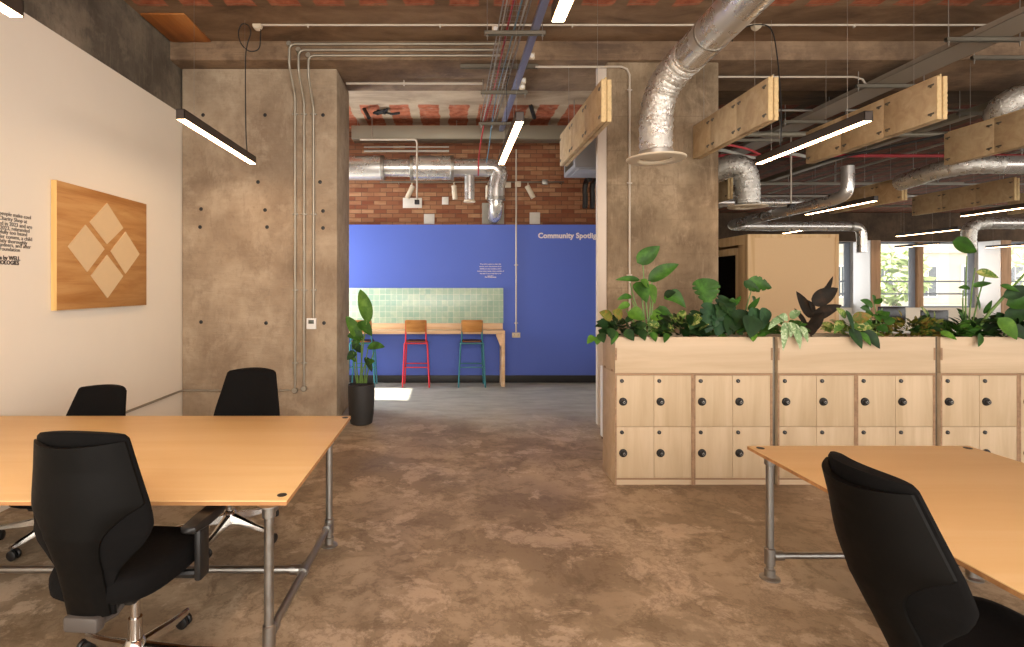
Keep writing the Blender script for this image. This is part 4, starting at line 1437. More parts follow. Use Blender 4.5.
for (x0, x1, y, z, m, lab) in ((4.0, 14.0, 9.75, 4.05, 'red_cable', 'red sprinkler pipe crossing the open office ceiling'), (3.6, 12.0, 12.6, 4.1, 'conduit', 'grey pipe crossing the open office ceiling'), (4.0, 16.0, 15.2, 3.95, 'strut', 'dark pipe crossing the far office ceiling')):
    t = thing('ceiling_pipe', lab, 'pipe', (x0, y, z), 'office ceiling pipes')
    MB().cyl((x0, y, z), (x1, y, z), 0.03, 10).build('tube', M[m], t)
    for k in range(4):
        x = x0 + 0.6 + (x1 - x0 - 1.2) * k / 3
        MB().cyl((x, y, z), (x, y, ZC2), 0.006, 6).build('hanger_rod', M['galv'], t)
cable([(3.5, 8.4, 3.75), (3.9, 8.3, 3.72), (4.2, 8.25, 3.85), (4.6, 8.3, 3.80), (5.0, 8.4, 3.70), (5.6, 8.6, 3.9), (6.2, 9.0, 4.0)], 0.018, 'red_cable', 'red flexible hose looping above the booth diffuser')
cable([(3.5, 9.2, 3.95), (4.1, 9.15, 3.9), (4.6, 9.2, 4.02), (5.2, 9.25, 3.9), (5.9, 9.4, 4.0), (6.35, 9.6, 4.0)], 0.03, 'grey_cable', 'grey flexible hose looping above the booth diffuser')
cable([(6.4, 9.4, 3.85), (7.4, 8.6, 4.0), (8.3, 7.9, 4.12), (9.2, 7.4, 4.2)], 0.022, 'black_cord', 'black insulated pipe rising to the foil elbow')
for (x0, x1, y, z, r, m, lab) in ((3.5, 9.5, 8.05, 4.32, 0.02, 'galv', 'thin steel pipe just behind the beam over the booth'), (4.6, 13.0, 8.9, 4.2, 0.045, 'grey_duct', 'thick grey pipe behind the hanging baffles'), (6.0, 15.0, 10.6, 4.25, 0.025, 'black', 'thin black pipe over the distant baffles'), (7.0, 18.0, 13.8, 4.0, 0.05, 'galv', 'thick steel pipe near the dark far wall'), (5.5, 13.0, 11.4, 3.85, 0.02, 'galv', 'thin steel pipe hung low over the booth roof')):
    t = thing('ceiling_pipe', lab, 'pipe', (x0, y, z), 'office ceiling pipes')
    MB().cyl((x0, y, z), (x1, y, z), r, 10).build('tube', M[m], t)
    for k in range(4):
        x = x0 + 0.5 + (x1 - x0 - 1.0) * k / 3
        MB().cyl((x, y, z), (x, y, ZC2), 0.006, 6).build('hanger_rod', M['galv'], t)
for (x, lab) in ((6.55, 'bundle of grey cable laid beside the perforated tray'), (9.2, 'grey cable run high over the distant baffle'), (11.3, 'grey cable run high beyond the distant baffle')):
    cable([(x, 7.7, 4.36), (x + 0.05, 10, 4.37), (x - 0.04, 13, 4.36), (x, 19, 4.37)], 0.025, 'grey_cable', lab, 'office ceiling cables')
for k, (x, y) in enumerate(((4.0, 8.6), (8.6, 9.3), (9.6, 11.2), (6.9, 13.0))):
    strut(x, x + 1.3, y, 4.0 + 0.05 * k, 'dark hung strut over the open office, ' + ['by the column', 'behind the upper baffles', 'between distant baffles', 'above the booth'][k], top=ZC2)
t = thing('ceiling_sensor', 'small black sensor on a pale drop rod over the booth', 'sensor', P(791, 206, 9.5))
p = P(791, 206, 9.5)
MB().cyl((p.x, p.y, p.z + 0.03), (p.x, p.y, ZC2), 0.014, 10).build('drop_rod', M['white_pipe'], t)
MB().box((p.x - 0.045, p.y - 0.045, p.z - 0.02), (p.x + 0.045, p.y + 0.045, p.z + 0.035), 0.012).build('sensor_head', M['black'], t)
# plywood sheet fixed to the ceiling
t = MB().box((-3.355, 5.87, ZC - 0.02), (-2.88, 6.53, ZC - 0.001), 0.002).build('ceiling_board', M['ceil_ply'])
tag(t, 'orange plywood board fixed to the ceiling by the white wall', 'board')

# ------------------------------------------------------------------ plywood booth
t = thing('meeting_booth', 'pale plywood meeting booth standing in the open office', 'booth', (5.7, 10.2, 0))
x0, x1, y0, y1, zt = 4.98, 6.50, 9.0, 11.4, 2.565
MB().box((x0 + 0.1, y0 + 0.012, 0), (x1 - 0.05, y0 + 0.05, zt - 0.05)).build('front_panel', M['pod'], t)
b = MB()
for (a, c) in ((x0, x0 + 0.115), (x1 - 0.06, x1)):
    b.box((a, y0, 0), (c, y0 + 0.1, zt), 0.002)
b.box((x0 + 0.115, y0, zt - 0.06), (x1 - 0.06, y0 + 0.1, zt), 0.002)
b.box((x0, y0 + 0.1, zt - 0.16), (x0 + 0.06, y1, zt), 0.002)
b.box((x0, y1 - 0.1, 0), (x0 + 0.06, y1, zt - 0.16), 0.002)
b.box((x0, y0 + 0.1, 0), (x0 + 0.06, y0 + 0.3, zt - 0.16), 0.002)
b.build('frame', M['pod_frame'], t)
MB().box((x1 - 0.05, y0 + 0.1, 0), (x1, y1, zt)).build('side_panel', M['pod'], t)
MB().box((x0, y1 - 0.02, 0), (x1, y1, zt)).build('rear_panel', M['pod'], t)
MB().box((x0 + 0.06, y0 + 0.1, zt - 0.06), (x1 - 0.05, y1 - 0.02, zt - 0.01)).build('roof', M['pod'], t)
b = MB()
d0, d1 = y0 + 0.31, y0 + 1.25
b.box((x0 + 0.005, d0, 0.01), (x0 + 0.05, d0 + 0.09, 2.36), 0.002); b.box((x0 + 0.005, d1 - 0.09, 0.01), (x0 + 0.05, d1, 2.36), 0.002)
b.box((x0 + 0.005, d0 + 0.09, 2.24), (x0 + 0.05, d1 - 0.09, 2.36), 0.002); b.box((x0 + 0.005, d0 + 0.09, 0.01), (x0 + 0.05, d1 - 0.09, 0.15), 0.002)
dr = b.build('door', M['pod_frame'], t)
MB().box((x0 + 0.022, d0 + 0.09, 0.15), (x0 + 0.03, d1 - 0.09, 2.24)).build('pane', M['glass'], dr)
MB().box((x0 + 0.005, y0 + 1.26, 0.01), (x0 + 0.05, y1 - 0.1, zt - 0.17)).build('side_panel', M['pod'], t)

# far desk with a screen
t = thing('far_desk', 'long white desk glimpsed behind the plants by the far windows', 'desk', (10.3, 12.2, 0), 'far desks')
MB().box((8.9, 11.8, 0.71), (12.3, 12.8, 0.74), 0.004).build('desktop', M['white_paint'], t)
for x in (9.0, 12.2):
    for y in (11.9, 12.7):
        MB().box((x - 0.03, y - 0.03, 0), (x + 0.03, y + 0.03, 0.71)).build('leg', M['strut'], t)
for (x, dz, lab) in ((10.08, 0, 'dark desktop monitor on the far desk behind the planters'), (11.05, -0.08, 'second dark desktop monitor on the far desk, nearer the window pier')):
    t = thing('desktop_monitor', lab, 'monitor', (x, 12.3, 0.74), 'far desk monitors')
    MB().box((x - 0.31, 12.28, 0.86 + dz), (x + 0.31, 12.31, 1.23 + dz), 0.006).build('screen', M['screen'], t)
    b = MB(); b.box((x - 0.03, 12.31, 0.745), (x + 0.03, 12.335, 1.0)); b.box((x - 0.11, 12.24, 0.74), (x + 0.11, 12.40, 0.75), 0.003); b.build('stand', M['black'], t)

# ------------------------------------------------------------------ wall art and lettering
xa = XW + 0.052
def W(px, py):
    D = -xa * F / (CX - px)
    return Vector((xa, D, H - (py - CY) * D / F))
t = thing('wall_art', 'square pine wall panel with four pale diamond inlays on the white wall', 'wall art', (XW, W(100, 250).y, 1.9))
y0, y1 = W(57, 250).y, W(146.5, 250).y
zt, zb = W(57, 180).z, W(57, 310.5).z
b = MB(); b.box((XW + 0.004, y0, zb), (xa, y1, zt), 0.001)
b.mi = 1; b.box((XW + 0.003, y0 - 0.003, zb - 0.002), (xa - 0.002, y0 + 0.012, zt + 0.002))
b.build('panel', [M['art'], M['art_edge']], t)
for q in (((106.6, 203), (122.7, 228), (106.6, 244), (89.3, 222)), ((84.9, 224.7), (104, 249), (86.8, 271.7), (67.6, 246.5)),
          ((125, 231.7), (139, 254), (125, 273.7), (110.3, 251)), ((106.6, 255), (122.7, 276), (107, 298), (90.5, 275.6))):
    MB().prism([W(*p) - Vector((0.004, 0, 0)) for p in q], (0.011, 0, 0)).build('diamond_inlay', M['mdf'], t)


def letters(name, s, size, loc, rot, m, parent=None, align='LEFT', bold=0.0, ext=0.001, spacing=1.0, line=1.0):
    cu = bpy.data.curves.new(name, 'FONT')
    cu.body = s
    cu.size = size
    cu.align_x = align
    cu.extrude = ext
    cu.offset = bold
    cu.space_character = spacing
    cu.space_line = line
    cu.resolution_u = 3
    o = bpy.data.objects.new(name, cu)
    COL.objects.link(o)
    bpy.context.view_layer.update()
    me = bpy.data.meshes.new_from_object(o.evaluated_get(bpy.context.evaluated_depsgraph_get()))
    bpy.data.objects.remove(o)
    me.materials.clear()
    me.materials.append(m)
    o = bpy.data.objects.new(name, me)
    COL.objects.link(o)
    me.transform(Matrix.Translation(loc) @ Matrix.Rotation(rot[2], 4, 'Z') @ Matrix.Rotation(rot[0], 4, 'X'))
    if parent is not None:
        base = BASE.get(parent.name, Vector((0, 0, 0)))
        me.transform(Matrix.Translation(-base))
        BASE[o.name] = base
        o.parent = parent
    return o


R90 = math.pi / 2
p = P(538, 238, BW)
o = letters('wall_lettering', 'Community Spotlight', 0.128, (p.x, BW - 0.003, p.z), (R90, 0, 0), M['text_pale'], bold=0.0048, spacing=1.03)
wd = [v.co.x for v in o.data.vertices]
tag(o, 'pale Community Spotlight lettering high on the blue wall', 'lettering')
t = thing('wall_lettering', 'small pale paragraph of lettering above the green tiles on the blue wall', 'lettering', P(490, 270, BW))
for k, s in enumerate(('This wall is a place to share the', 'stories, work and projects of our', 'neighbours and members, and it', 'changes every season. Ask a member of', 'the team if you would like to be', 'part of it')):
    q = P(490.5, 264.6 + 2.35 * k, BW)
    letters('text_line', s, 0.029, (q.x, BW - 0.003, q.z), (R90, 0, 0), M['text_pale'], t, 'CENTER', 0.0006)
q = P(490.5, 277.6, BW)
letters('text_line', 'Our Community', 0.030, (q.x, BW - 0.003, q.z), (R90, 0, 0), M['text_pale'], t, 'CENTER', 0.0012)
t = thing('wall_lettering', 'dark paragraph of lettering on the white wall beside the pine panel', 'lettering', (XW, 4.2, 2.0))
for (px, py, s, bold) in ((30.9, 219.5, 'the people make cool', 0), (26.9, 223.5, 'the Charity Shop at', 0), (32, 229, 'created in 2023 and are', 0), (29.5, 232.8, 'in 2023, rebranded', 0), (27, 236.4, 'carefully too based', 0),
                          (32, 241.2, 'order comms, a child', 0), (27, 244.8, 'and rightly thoroughly', 0), (30.6, 248.8, 'volunteers, and after', 0), (20, 252, 'the Foundation', 0), (19.8, 260.5, 'Made by WELL', 0.0016), (18.8, 265, 'TECHNOLOGIES', 0.0016)):
    D = -XW * F / (CX - px)
    z = H - (py - CY) * D / F
    letters('text_line', s, 0.043, (XW + 0.002, D, z), (R90, 0, R90), M['text_dark'], t, 'RIGHT', bold)

# ------------------------------------------------------------------ counter, tiles, stools
t = thing('bar_counter', 'pale pine bar counter along the blue wall', 'counter', (0, 9.3, 0))
zc_ = 0.945
MB().box((XW + 0.02, 9.10, zc_ - 0.055), (0.945, 9.485, zc_), 0.004).build('worktop', M['pine'], t)
MB().box((XW + 0.02, 9.482, zc_), (0.945, 9.508, 1.045), 0.003).build('upstand', M['pine'], t)
MB().box((0.885, 9.11, 0), (0.945, 9.45, zc_ - 0.055), 0.004).build('leg_panel', M['pine'], t)
MB().prism([(0.885, 9.13, zc_ - 0.056), (0.80, 9.13, zc_ - 0.056), (0.80, 9.13, zc_ - 0.085), (0.868, 9.13, zc_ - 0.26), (0.885, 9.13, zc_ - 0.26)], (0, 0.05, 0)).build('bracket', M['pine'], t)
o = MB().box((XW + 0.02, 9.492, 1.047), (0.955, 9.509, 1.665), 0.002).build('tile_splashback', M['tile'])
tag(o, 'sage green tiled panel on the blue wall above the counter', 'tiles')


def stool(x, paint, label, frame_label):
    t = thing('bar_stool', label, 'stool', (x, 9.2, 0), 'bar stools')
    yn, yf = 9.04, 9.40
    w0, w1 = 0.225, 0.19
    b = MB()
    b.tube([(x - w1, yn + 0.03, 0.735), (x + w1, yn + 0.03, 0.735), (x + w1, yf - 0.03, 0.735), (x - w1, yf - 0.03, 0.735), (x - w1, yn + 0.03, 0.735)], 0.0125, 10)
    b.build('seat_frame', M[paint], t)
    for s in (-1, 1):
        MB().tube([(x + s * w0, yn, 0.0), (x + s * w1, yn + 0.03, 0.735)], 0.0135, 12).build('leg', M[paint], t)
        MB().tube([(x + s * (w0 - 0.01), yf, 0.0), (x + s * (w1 - 0.01), yf - 0.03, 0.735)], 0.0135, 12).build('leg', M[paint], t)
        MB().tube([(x + s * (w1 - 0.012), yn + 0.05, 0.735), (x + s * (w1 - 0.02), yn + 0.02, 0.80), (x + s * (w1 - 0.025), yn - 0.035, 1.12)], 0.0125, 10).build('back_post', M[paint], t)
        MB().tube([(x + s * 0.207, yn + 0.015, 0.31), (x + s * 0.20, yf - 0.012, 0.31)], 0.009, 8).build('side_rail', M[paint], t)
    for y, z in ((yn + 0.015, 0.335), (yf - 0.012, 0.355)):
        MB().cyl((x - 0.205, y, z), (x + 0.205, y, z), 0.010, 10).build('footrest', M[paint], t)
    rings = []
    n = 24
    for z, k in ((0.748, 0.97), (0.752, 1.0), (0.764, 1.0), (0.768, 0.97)):
        r = []
        for i in range(n):
            a = 2 * math.pi * i / n
            ca, sa = math.cos(a), math.sin(a)
            X = x + 0.185 * k * math.copysign(abs(ca) ** 0.5, ca)
            Y = 9.225 + 0.175 * k * math.copysign(abs(sa) ** 0.5, sa)
            r.append((X, Y, z + 0.02 * ((Y - 9.225) / 0.175) ** 2 * 0.4))
        rings.append(r)
    MB().loft(rings).build('seat', M['stool_seat'], t)
    rings = []
    for i in range(13):
        u = -1 + i / 6
        X = x + 0.182 * u
        dy = -0.035 * (1 - u * u)
        yb_ = yn - 0.008
        c = [(0.0, 0.945), (0.0, 1.11), (0.004, 1.135), (0.012, 1.135), (0.013, 1.11), (0.013, 0.945), (0.010, 0.93), (0.003, 0.93)]
        rings.append([(X, yb_ + dy + q[0] - 0.035 * (q[1] - 0.93) / 0.2, q[1] - (0.01 if abs(u) > 0.95 else 0)) for q in c])
    MB().loft(rings).build('backrest', M['stool_wood'], t)
    return t


stool(-0.555, 'red_paint', 'bar stool with red tube frame and oak back at the pine counter', 'red')
stool(0.385, 'teal_paint', 'bar stool with teal tube frame nearest the free end of the counter', 'teal')
stool(-1.47, 'teal_paint', 'bar stool with teal frame mostly hidden behind the potted plant', 'teal')

# ------------------------------------------------------------------ potted plant
pc = Vector((-1.085, 6.68, 0))
t = thing('potted_plant', 'tall broad-leaved plant in a charcoal pot beside the concrete pier', 'plant', pc)
b = MB(); b.lathe([(0.0, 0.0), (0.118, 0.0), (0.135, 0.012), (0.152, 0.12), (0.162, 0.30), (0.164, 0.47), (0.162, 0.488), (0.152, 0.488), (0.148, 0.45), (0.0, 0.45)], pc, 36)
b.build('pot', M['pot'], t)
b = MB(); b.lathe([(0.0, 0.452), (0.147, 0.452), (0.10, 0.466), (0.0, 0.47)], pc, 24); b.build('soil', M['soil'], t)
for (bx_, by_, ex, ey) in ((360, 383, 367, 320), (358, 383, 357, 335), (363, 383, 362, 338), (365, 383, 368, 348), (357, 383, 354, 352), (366, 383, 374, 352), (361, 383, 366, 362)):
    b = MB(); stemtube(b, P(bx_, by_, 6.68), P(ex, ey, 6.64), 0.009, -0.02); b.build('stem', M['stem'], t)
for (a, c, w, m, dr) in (((369, 323), (360, 289), 0.175, 'leaf_bright', 0.02), ((361, 341), (346, 316), 0.15, 'leaf_bright', 0.04), ((364, 338), (347, 336), 0.13, 'leaf_mid', 0.12), ((358, 322), (372, 336), 0.14, 'leaf_mid', 0.12), ((367, 348), (385, 347), 0.10, 'leaf_mid', 0.10),
                         ((366, 364), (375, 361), 0.07, 'leaf_mid', 0.10), ((356, 352), (347, 360), 0.10, 'leaf_dark', 0.12), ((362, 352), (352, 345), 0.10, 'leaf_dark', 0.1), ((365, 357), (372, 372), 0.08, 'leaf_dark', 0.1), ((359, 338), (352, 350), 0.09, 'leaf_mid', 0.1), ((356, 362), (348, 356), 0.06, 'leaf_mid', 0.15)):
    b = MB(); leaf(b, P(a[0], a[1], 6.66), P(c[0], c[1], 6.60), w, (0.3, -0.9, 0.3), dr, 0.25, (0.85, 0.7), 10); b.build('leaf', M[m], t)

# ------------------------------------------------------------------ planter plants
YM = 4.80
ZSOIL = 1.235
def PP(px, py, D=YM):
    return P(px, py, D)


def plant(name, label, px):
    return thing(name, label, 'plant', (P(px, 337, YM).x, YM, ZSOIL), 'planter plants')


def leaves(t, rows, m, D=YM, notch=0):
    """rows of ((base px), (tip px), width px [, droop])"""
    for r in rows:
        a, c, w = r[:3]
        dr = r[3] if len(r) > 3 else 0.06
        mm = r[4] if len(r) > 4 else m
        b = MB()
        Dl = 4.612 if c[1] > 337 and D > 4.62 else D
        leaf(b, PP(a[0], a[1], Dl), PP(c[0], c[1], Dl - 0.06), w * D / F, (random.uniform(-0.3, 0.3), -0.95, random.uniform(0.1, 0.5)), dr, 0.22, (0.72, 0.8), 10, notch)
        b.build('leaf', M[mm], t)


def stems(t, rows, m='stem', D=YM, r=0.006):
    for a, c in rows:
        b = MB(); stemtube(b, PP(a[0], a[1], D), PP(c[0], c[1], D), r, random.uniform(-0.02, 0.02)); b.build('stem', M[m], t)


# 1 trailing ivy at the end
t = plant('trailing_ivy', 'dark trailing ivy spilling over the walkway end of the planter', 622)
b = MB(); bush(b, P(622, 334, 4.78), 0.13, 0.14, 0.12, 60, 0.10, 0.075, 11, 0.08, 0.4)
b.build('foliage', M['leaf_dark'], t, recalc=False)
leaves(t, [((612, 320), (599, 312), 10, 0.1, 'leaf_croton'), ((622, 318), (612, 311), 10, 0.1, 'leaf_croton'), ((608, 327), (597, 322), 11), ((605, 335), (598, 330), 8), ((600, 333), (604, 343), 9), ((598, 337), (597, 345), 8, 0.05, 'leaf_mid'), ((594, 336), (587, 344), 7, 0.05, 'leaf_bright'), ((625, 330), (634, 341), 10), ((610, 328), (612, 340), 9), ((640, 330), (645, 341), 9)], 'leaf_dark', 4.74)
stems(t, [((608, 325), (596, 337)), ((606, 328), (598, 338))], 'stem', 4.74, 0.003)
leaves(t, [((617, 331), (611, 345), 7), ((652, 332), (656, 342), 7), ((668, 333), (664, 343), 6)], 'leaf_mid')
# 2 tall philodendron
t = plant('tall_philodendron', 'tall big-leaved plant rising in front of the concrete column', 645)
stems(t, [((650, 335), (643, 265)), ((648, 335), (652, 280)), ((646, 335), (640, 285)), ((652, 335), (660, 305)), ((645, 335), (632, 300)), ((651, 335), (655, 290)), ((647, 335), (630, 283)), ((644, 335), (626, 310))], 'stem', YM, 0.007)
leaves(t, [((637, 263), (660, 246), 16, 0.0), ((648, 281), (679, 264), 14, 0.05), ((640, 280), (615, 280), 6, 0.05, 'leaf_mid'), ((636, 282), (647, 303), 18, 0.1), ((650, 284), (655, 304), 9, 0.1, 'leaf_bright'), ((649, 286), (640, 280), 9, 0.02, 'leaf_bright'), ((632, 297), (617, 300), 6, 0.1, 'leaf_mid'), ((630, 304), (616, 311), 7, 0.1, 'leaf_bright'),
           ((628, 312), (645, 320), 15, 0.1, 'leaf_bright'), ((664, 296), (686, 308), 14, 0.25, 'leaf_mid'), ((664, 297), (676, 292), 8, 0.1, 'leaf_dark'), ((650, 316), (664, 318), 13, 0.08, 'leaf_bright'), ((655, 310), (672, 316), 10, 0.12, 'leaf_mid')], 'leaf_mid')
# 3 low mass
t = plant('leafy_pothos', 'dense low pothos between the tall plant and the split-leaf plant', 682)
b = MB(); bush(b, P(680, 336, 4.80), 0.20, 0.13, 0.16, 75, 0.13, 0.085, 12, 0.1, 0.5); b.build('foliage', M['leaf_dark'], t, recalc=False)
b = MB(); bush(b, P(680, 333, 4.76), 0.20, 0.10, 0.17, 26, 0.12, 0.07, 13, 0.1, 0.6); pl(b.build('foliage', M['leaf_vari'], t, recalc=False), 'yellow-green pothos leaves')
# 4 monstera
t = plant('swiss_cheese_plant', 'split-leaf plant with one upright round leaf by the booth door', 705)
stems(t, [((706, 335), (704, 300)), ((710, 335), (718, 305)), ((703, 335), (700, 310))], 'stem', YM)
leaves(t, [((703, 278), (708, 306), 28, 0.05, 'leaf_mid')], 'leaf_mid', YM, 6)
leaves(t, [((722, 300), (733, 318), 20, 0.1), ((714, 304), (706, 333), 27, 0.1, 'leaf_blue'), ((728, 298), (717, 318), 20, 0.1), ((724, 312), (716, 336), 24, 0.08, 'leaf_blue'), ((700, 312), (690, 330), 16, 0.1), ((734, 306), (741, 296), 6, 0.1, 'leaf_mid')], 'leaf_dark', 4.74, 5)
# 5 monstera by the booth
t = plant('split_leaf_philodendron', 'split-leaf plant with a leaf arching high in front of the booth', 750)
stems(t, [((739, 335), (752, 288)), ((742, 335), (748, 302)), ((748, 335), (757, 300)), ((752, 335), (764, 312))], 'stem', YM)
leaves(t, [((746, 283), (772, 288), 16, 0.05, 'leaf_mid'), ((744, 281), (760, 292), 10, -0.05, 'leaf_dark')], 'leaf_mid', YM, 5)
leaves(t, [((748, 310), (760, 297), 7, 0.0, 'leaf_mid'), ((755, 302), (752, 296), 6, 0.0, 'leaf_mid'), ((757, 308), (752, 332), 18, 0.1, 'leaf_blue'), ((766, 308), (762, 330), 14, 0.12, 'leaf_blue'), ((745, 310), (740, 335), 22, 0.1), ((752, 316), (750, 338), 22, 0.1), ((735, 315), (728, 336), 18, 0.1), ((752, 331), (753, 342), 9, 0.05, 'leaf_bright'), ((736, 302), (729, 301), 5, 0.1, 'leaf_mid')], 'leaf_dark', 4.72, 0)
b = MB(); bush(b, P(740, 336, 4.80), 0.22, 0.13, 0.10, 45, 0.11, 0.07, 14, 0.1, 0.4); b.build('foliage', M['leaf_mid'], t, recalc=False)
# 6 silver trailing plant at the joint
t = plant('silver_leaf_plant', 'silvery striped plant drooping over the joint between planters', 788)
leaves(t, [((786, 322), (783, 351), 8, 0.12), ((793, 323), (799, 346), 8, 0.12), ((789, 322), (795, 336), 7, 0.1), ((797, 326), (800, 350), 7, 0.1), ((801, 326), (808, 343), 7, 0.1), ((790, 318), (801, 311), 8, 0.08), ((784, 320), (772, 324), 7, 0.15), ((780, 320), (768, 330), 7, 0.15), ((788, 320), (778, 316), 7, 0.1), ((792, 324), (790, 338), 7, 0.1)], 'leaf_silver', 4.60 + 0.0)
b = MB(); bush(b, P(785, 334, 4.78), 0.12, 0.13, 0.09, 30, 0.11, 0.05, 15, 0.15, 0.4); b.build('foliage', M['leaf_mid'], t, recalc=False)
# 7 rubber plant
t = plant('rubber_plant', 'dark bronze rubber plant in front of the booth corner', 814)
stems(t, [((811, 336), (813, 306)), ((813, 306), (826, 286))], 'stem_brown', YM, 0.006)
leaves(t, [((812, 318), (796, 291), 11, 0.0), ((812, 305), (838, 288), 16, 0.05), ((824, 296), (833, 276), 5, 0.0), ((810, 320), (842, 305), 12, 0.06), ((808, 332), (824, 312), 13, 0.05), ((807, 326), (794, 308), 5, 0.02), ((808, 322), (812, 336), 15, 0.05), ((815, 312), (808, 300), 6, 0.0)], 'leaf_rubber')
# 8 croton and drooping leaves
t = plant('variegated_croton', 'variegated plant with leaves hanging over the middle planter', 855)
leaves(t, [((846, 310), (854, 332), 7, 0.05, 'leaf_blue'), ((850, 328), (862, 349), 11, 0.05), ((864, 330), (880, 349), 11, 0.06), ((860, 332), (871, 346), 7, 0.05, 'leaf_mid'), ((842, 322), (834, 334), 9, 0.1, 'leaf_vari'), ((852, 320), (872, 316), 12, 0.05, 'leaf_croton'), ((853, 325), (872, 328), 12, 0.05, 'leaf_vari'), ((846, 318), (836, 308), 7, 0.05, 'leaf_vari')], 'leaf_dark', 4.60)
b = MB(); bush(b, P(850, 335, 4.80), 0.16, 0.13, 0.12, 50, 0.11, 0.06, 16, 0.1, 0.5); b.build('foliage', M['leaf_vari'], t, recalc=False)
# 9 baby rubber plant
t = plant('peperomia_plant', 'round-leaved green plant above the middle planter, against the window', 876)
stems(t, [((876, 336), (874, 302)), ((872, 336), (868, 305)), ((878, 336), (882, 308))], 'stem', YM)
leaves(t, [((873, 307), (860, 300), 7), ((875, 303), (872, 295), 6), ((875, 304), (882, 298), 7), ((870, 310), (860, 308), 7), ((876, 312), (886, 316), 9), ((874, 314), (880, 322), 9), ((872, 312), (864, 318), 8), ((880, 318), (890, 312), 8), ((884, 322), (896, 320), 9), ((878, 326), (888, 332), 9), ((870, 320), (860, 328), 9)], 'leaf_mid', 4.76)
# 10 fuzzy croton
t = plant('croton_shrub', 'bushy croton with speckled small leaves in the middle planter', 908)
b = MB(); bush(b, P(908, 336, 4.80), 0.24, 0.13, 0.20, 150, 0.075, 0.03, 17, 0.05, 0.7); b.build('foliage', M['leaf_croton'], t, recalc=False)
b = MB(); bush(b, P(906, 334, 4.80), 0.26, 0.13, 0.16, 55, 0.08, 0.045, 18, 0.08, 0.5); pl(b.build('foliage', M['leaf_dark'], t, recalc=False), 'dark green lower leaves')
# 11 ferny mass
t = plant('leafy_bush', 'low green bush over the joint beside the croton', 948)
b = MB(); bush(b, P(948, 337, 4.78), 0.20, 0.14, 0.13, 90, 0.11, 0.055, 19, 0.12, 0.4); b.build('foliage', M['leaf_mid'], t, recalc=False)
leaves(t, [((930, 318), (920, 306), 6, 0.0, 'leaf_vari'), ((934, 322), (934, 311), 6, 0.0, 'leaf_vari'), ((940, 332), (957, 340), 8, 0.05, 'leaf_bright')], 'leaf_mid', 4.72)
# 12 tall philodendron by the window
t = plant('tall_elephant_ear', 'tall plant with one broad leaf raised against the far window', 968)
stems(t, [((966, 336), (967, 256)), ((968, 336), (975, 268)), ((965, 336), (963, 290)), ((970, 336), (985, 275))], 'stem', YM, 0.007)
leaves(t, [((952, 242), (977, 252), 22, 0.0, 'leaf_mid'), ((976, 272), (999, 278), 10, 0.06, 'leaf_vari'), ((972, 286), (992, 283), 6, 0.03, 'leaf_mid'), ((970, 288), (958, 288), 5, 0.03, 'leaf_mid'), ((966, 324), (958, 312), 8, 0.05), ((980, 310), (976, 295), 5, 0.02, 'leaf_mid'), ((984, 314), (992, 300), 5, 0.02), ((974, 320), (986, 330), 16, 0.05, 'leaf_dark'), ((981, 334), (978, 347), 8, 0.05, 'leaf_mid')], 'leaf_mid')
b = MB(); bush(b, P(975, 336, 4.80), 0.17, 0.13, 0.17, 70, 0.11, 0.05, 20, 0.1, 0.6); b.build('foliage', M['leaf_dark'], t, recalc=False)
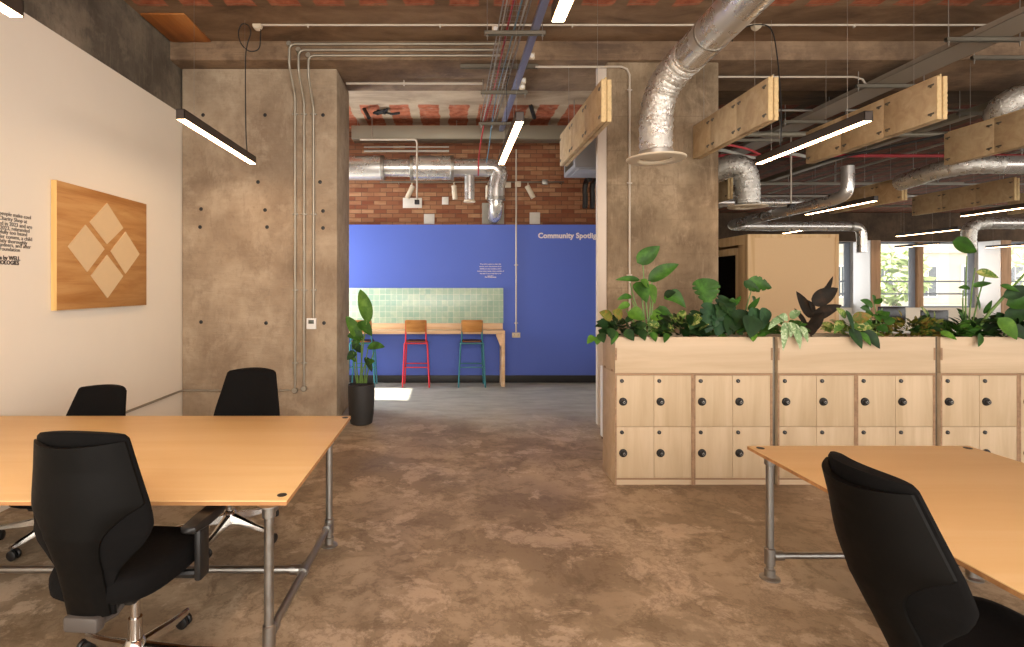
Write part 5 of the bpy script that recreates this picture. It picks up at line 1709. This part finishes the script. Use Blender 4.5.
# 13 big plant at the edge
t = plant('bird_of_paradise', 'large plant with a slanting thick stalk at the picture edge', 1003)
b = MB(); b.tube([P(976, 332, 4.78), P(990, 312, 4.76), P(1008, 292, 4.74), P(1030, 268, 4.72)], [0.014, 0.013, 0.010, 0.007], 8); pl(b.build('stem', M['stem'], t), 'slanting thick stalk')
stems(t, [((1004, 336), (1015, 290)), ((1008, 336), (1022, 300))], 'stem', YM, 0.007)
leaves(t, [((998, 318), (1017, 340), 19, 0.03, 'leaf_bright'), ((1003, 297), (1034, 288), 13, 0.05), ((1006, 305), (1036, 302), 15, 0.05, 'leaf_mid'), ((1004, 318), (1035, 312), 16, 0.05), ((1012, 330), (1034, 330), 16, 0.08, 'leaf_dark'), ((1000, 285), (1020, 292), 6, 0.05, 'leaf_mid'), ((1010, 325), (1026, 340), 12, 0.05)], 'leaf_dark', 4.72)
b = MB(); bush(b, P(1012, 336, 4.80), 0.20, 0.13, 0.18, 70, 0.12, 0.06, 21, 0.1, 0.6); b.build('foliage', M['leaf_dark'], t, recalc=False)

# ------------------------------------------------------------------ light
def area(name, loc, rot, sx, sy, energy, color):
    d = bpy.data.lights.new(name, 'AREA')
    d.shape = 'RECTANGLE'; d.size = sx; d.size_y = sy; d.energy = energy; d.color = color
    o = bpy.data.objects.new(name, d); COL.objects.link(o)
    o.location = loc; o.rotation_euler = rot
    return o


d = bpy.data.lights.new('sun', 'SUN'); d.energy = 9.0; d.angle = 0.01; d.color = (1, 0.95, 0.86)
o = bpy.data.objects.new('sun', d); COL.objects.link(o)
o.rotation_euler = Vector((1, -0.06, -0.98)).to_track_quat('-Z', 'Y').to_euler()
# daylight through the side window of the blue room and the far windows
area('side_window_daylight', (XW - 0.05, 8.75, 1.95), (0, -R90, 0), 2.0, 1.15, 90, (0.92, 0.96, 1.0))
area('far_window_daylight', (18.5, FW - 0.15, 2.2), (-R90, 0, 0), 14, 2.4, 110, (0.97, 0.98, 1.0))
area('added_fill_lamp', (1.0, -3.0, 2.4), (R90, 0, 0), 8.4, 3.6, 225, (1.0, 0.91, 0.80))

w = bpy.data.worlds.new('sky'); SC.world = w; w.use_nodes = True
bg = w.node_tree.nodes['Background']
bg.inputs['Color'].default_value = (1.0, 0.96, 0.90, 1); bg.inputs['Strength'].default_value = 1.7

cam = bpy.data.cameras.new('camera'); co = bpy.data.objects.new('camera', cam); COL.objects.link(co)
co.location = (0, 0, H); co.rotation_euler = (R90, 0, 0)
cam.sensor_width = 36; cam.lens = F / 1024 * 36
cam.shift_x = (512 - CX) / 1024; cam.shift_y = -(323.5 - CY) / 1024
cam.clip_end = 200
SC.camera = co
vs = SC.view_settings
vs.view_transform = 'Standard'; vs.look = 'None'; vs.gamma = 1.0; vs.use_curve_mapping = False
vs.exposure = 0.9
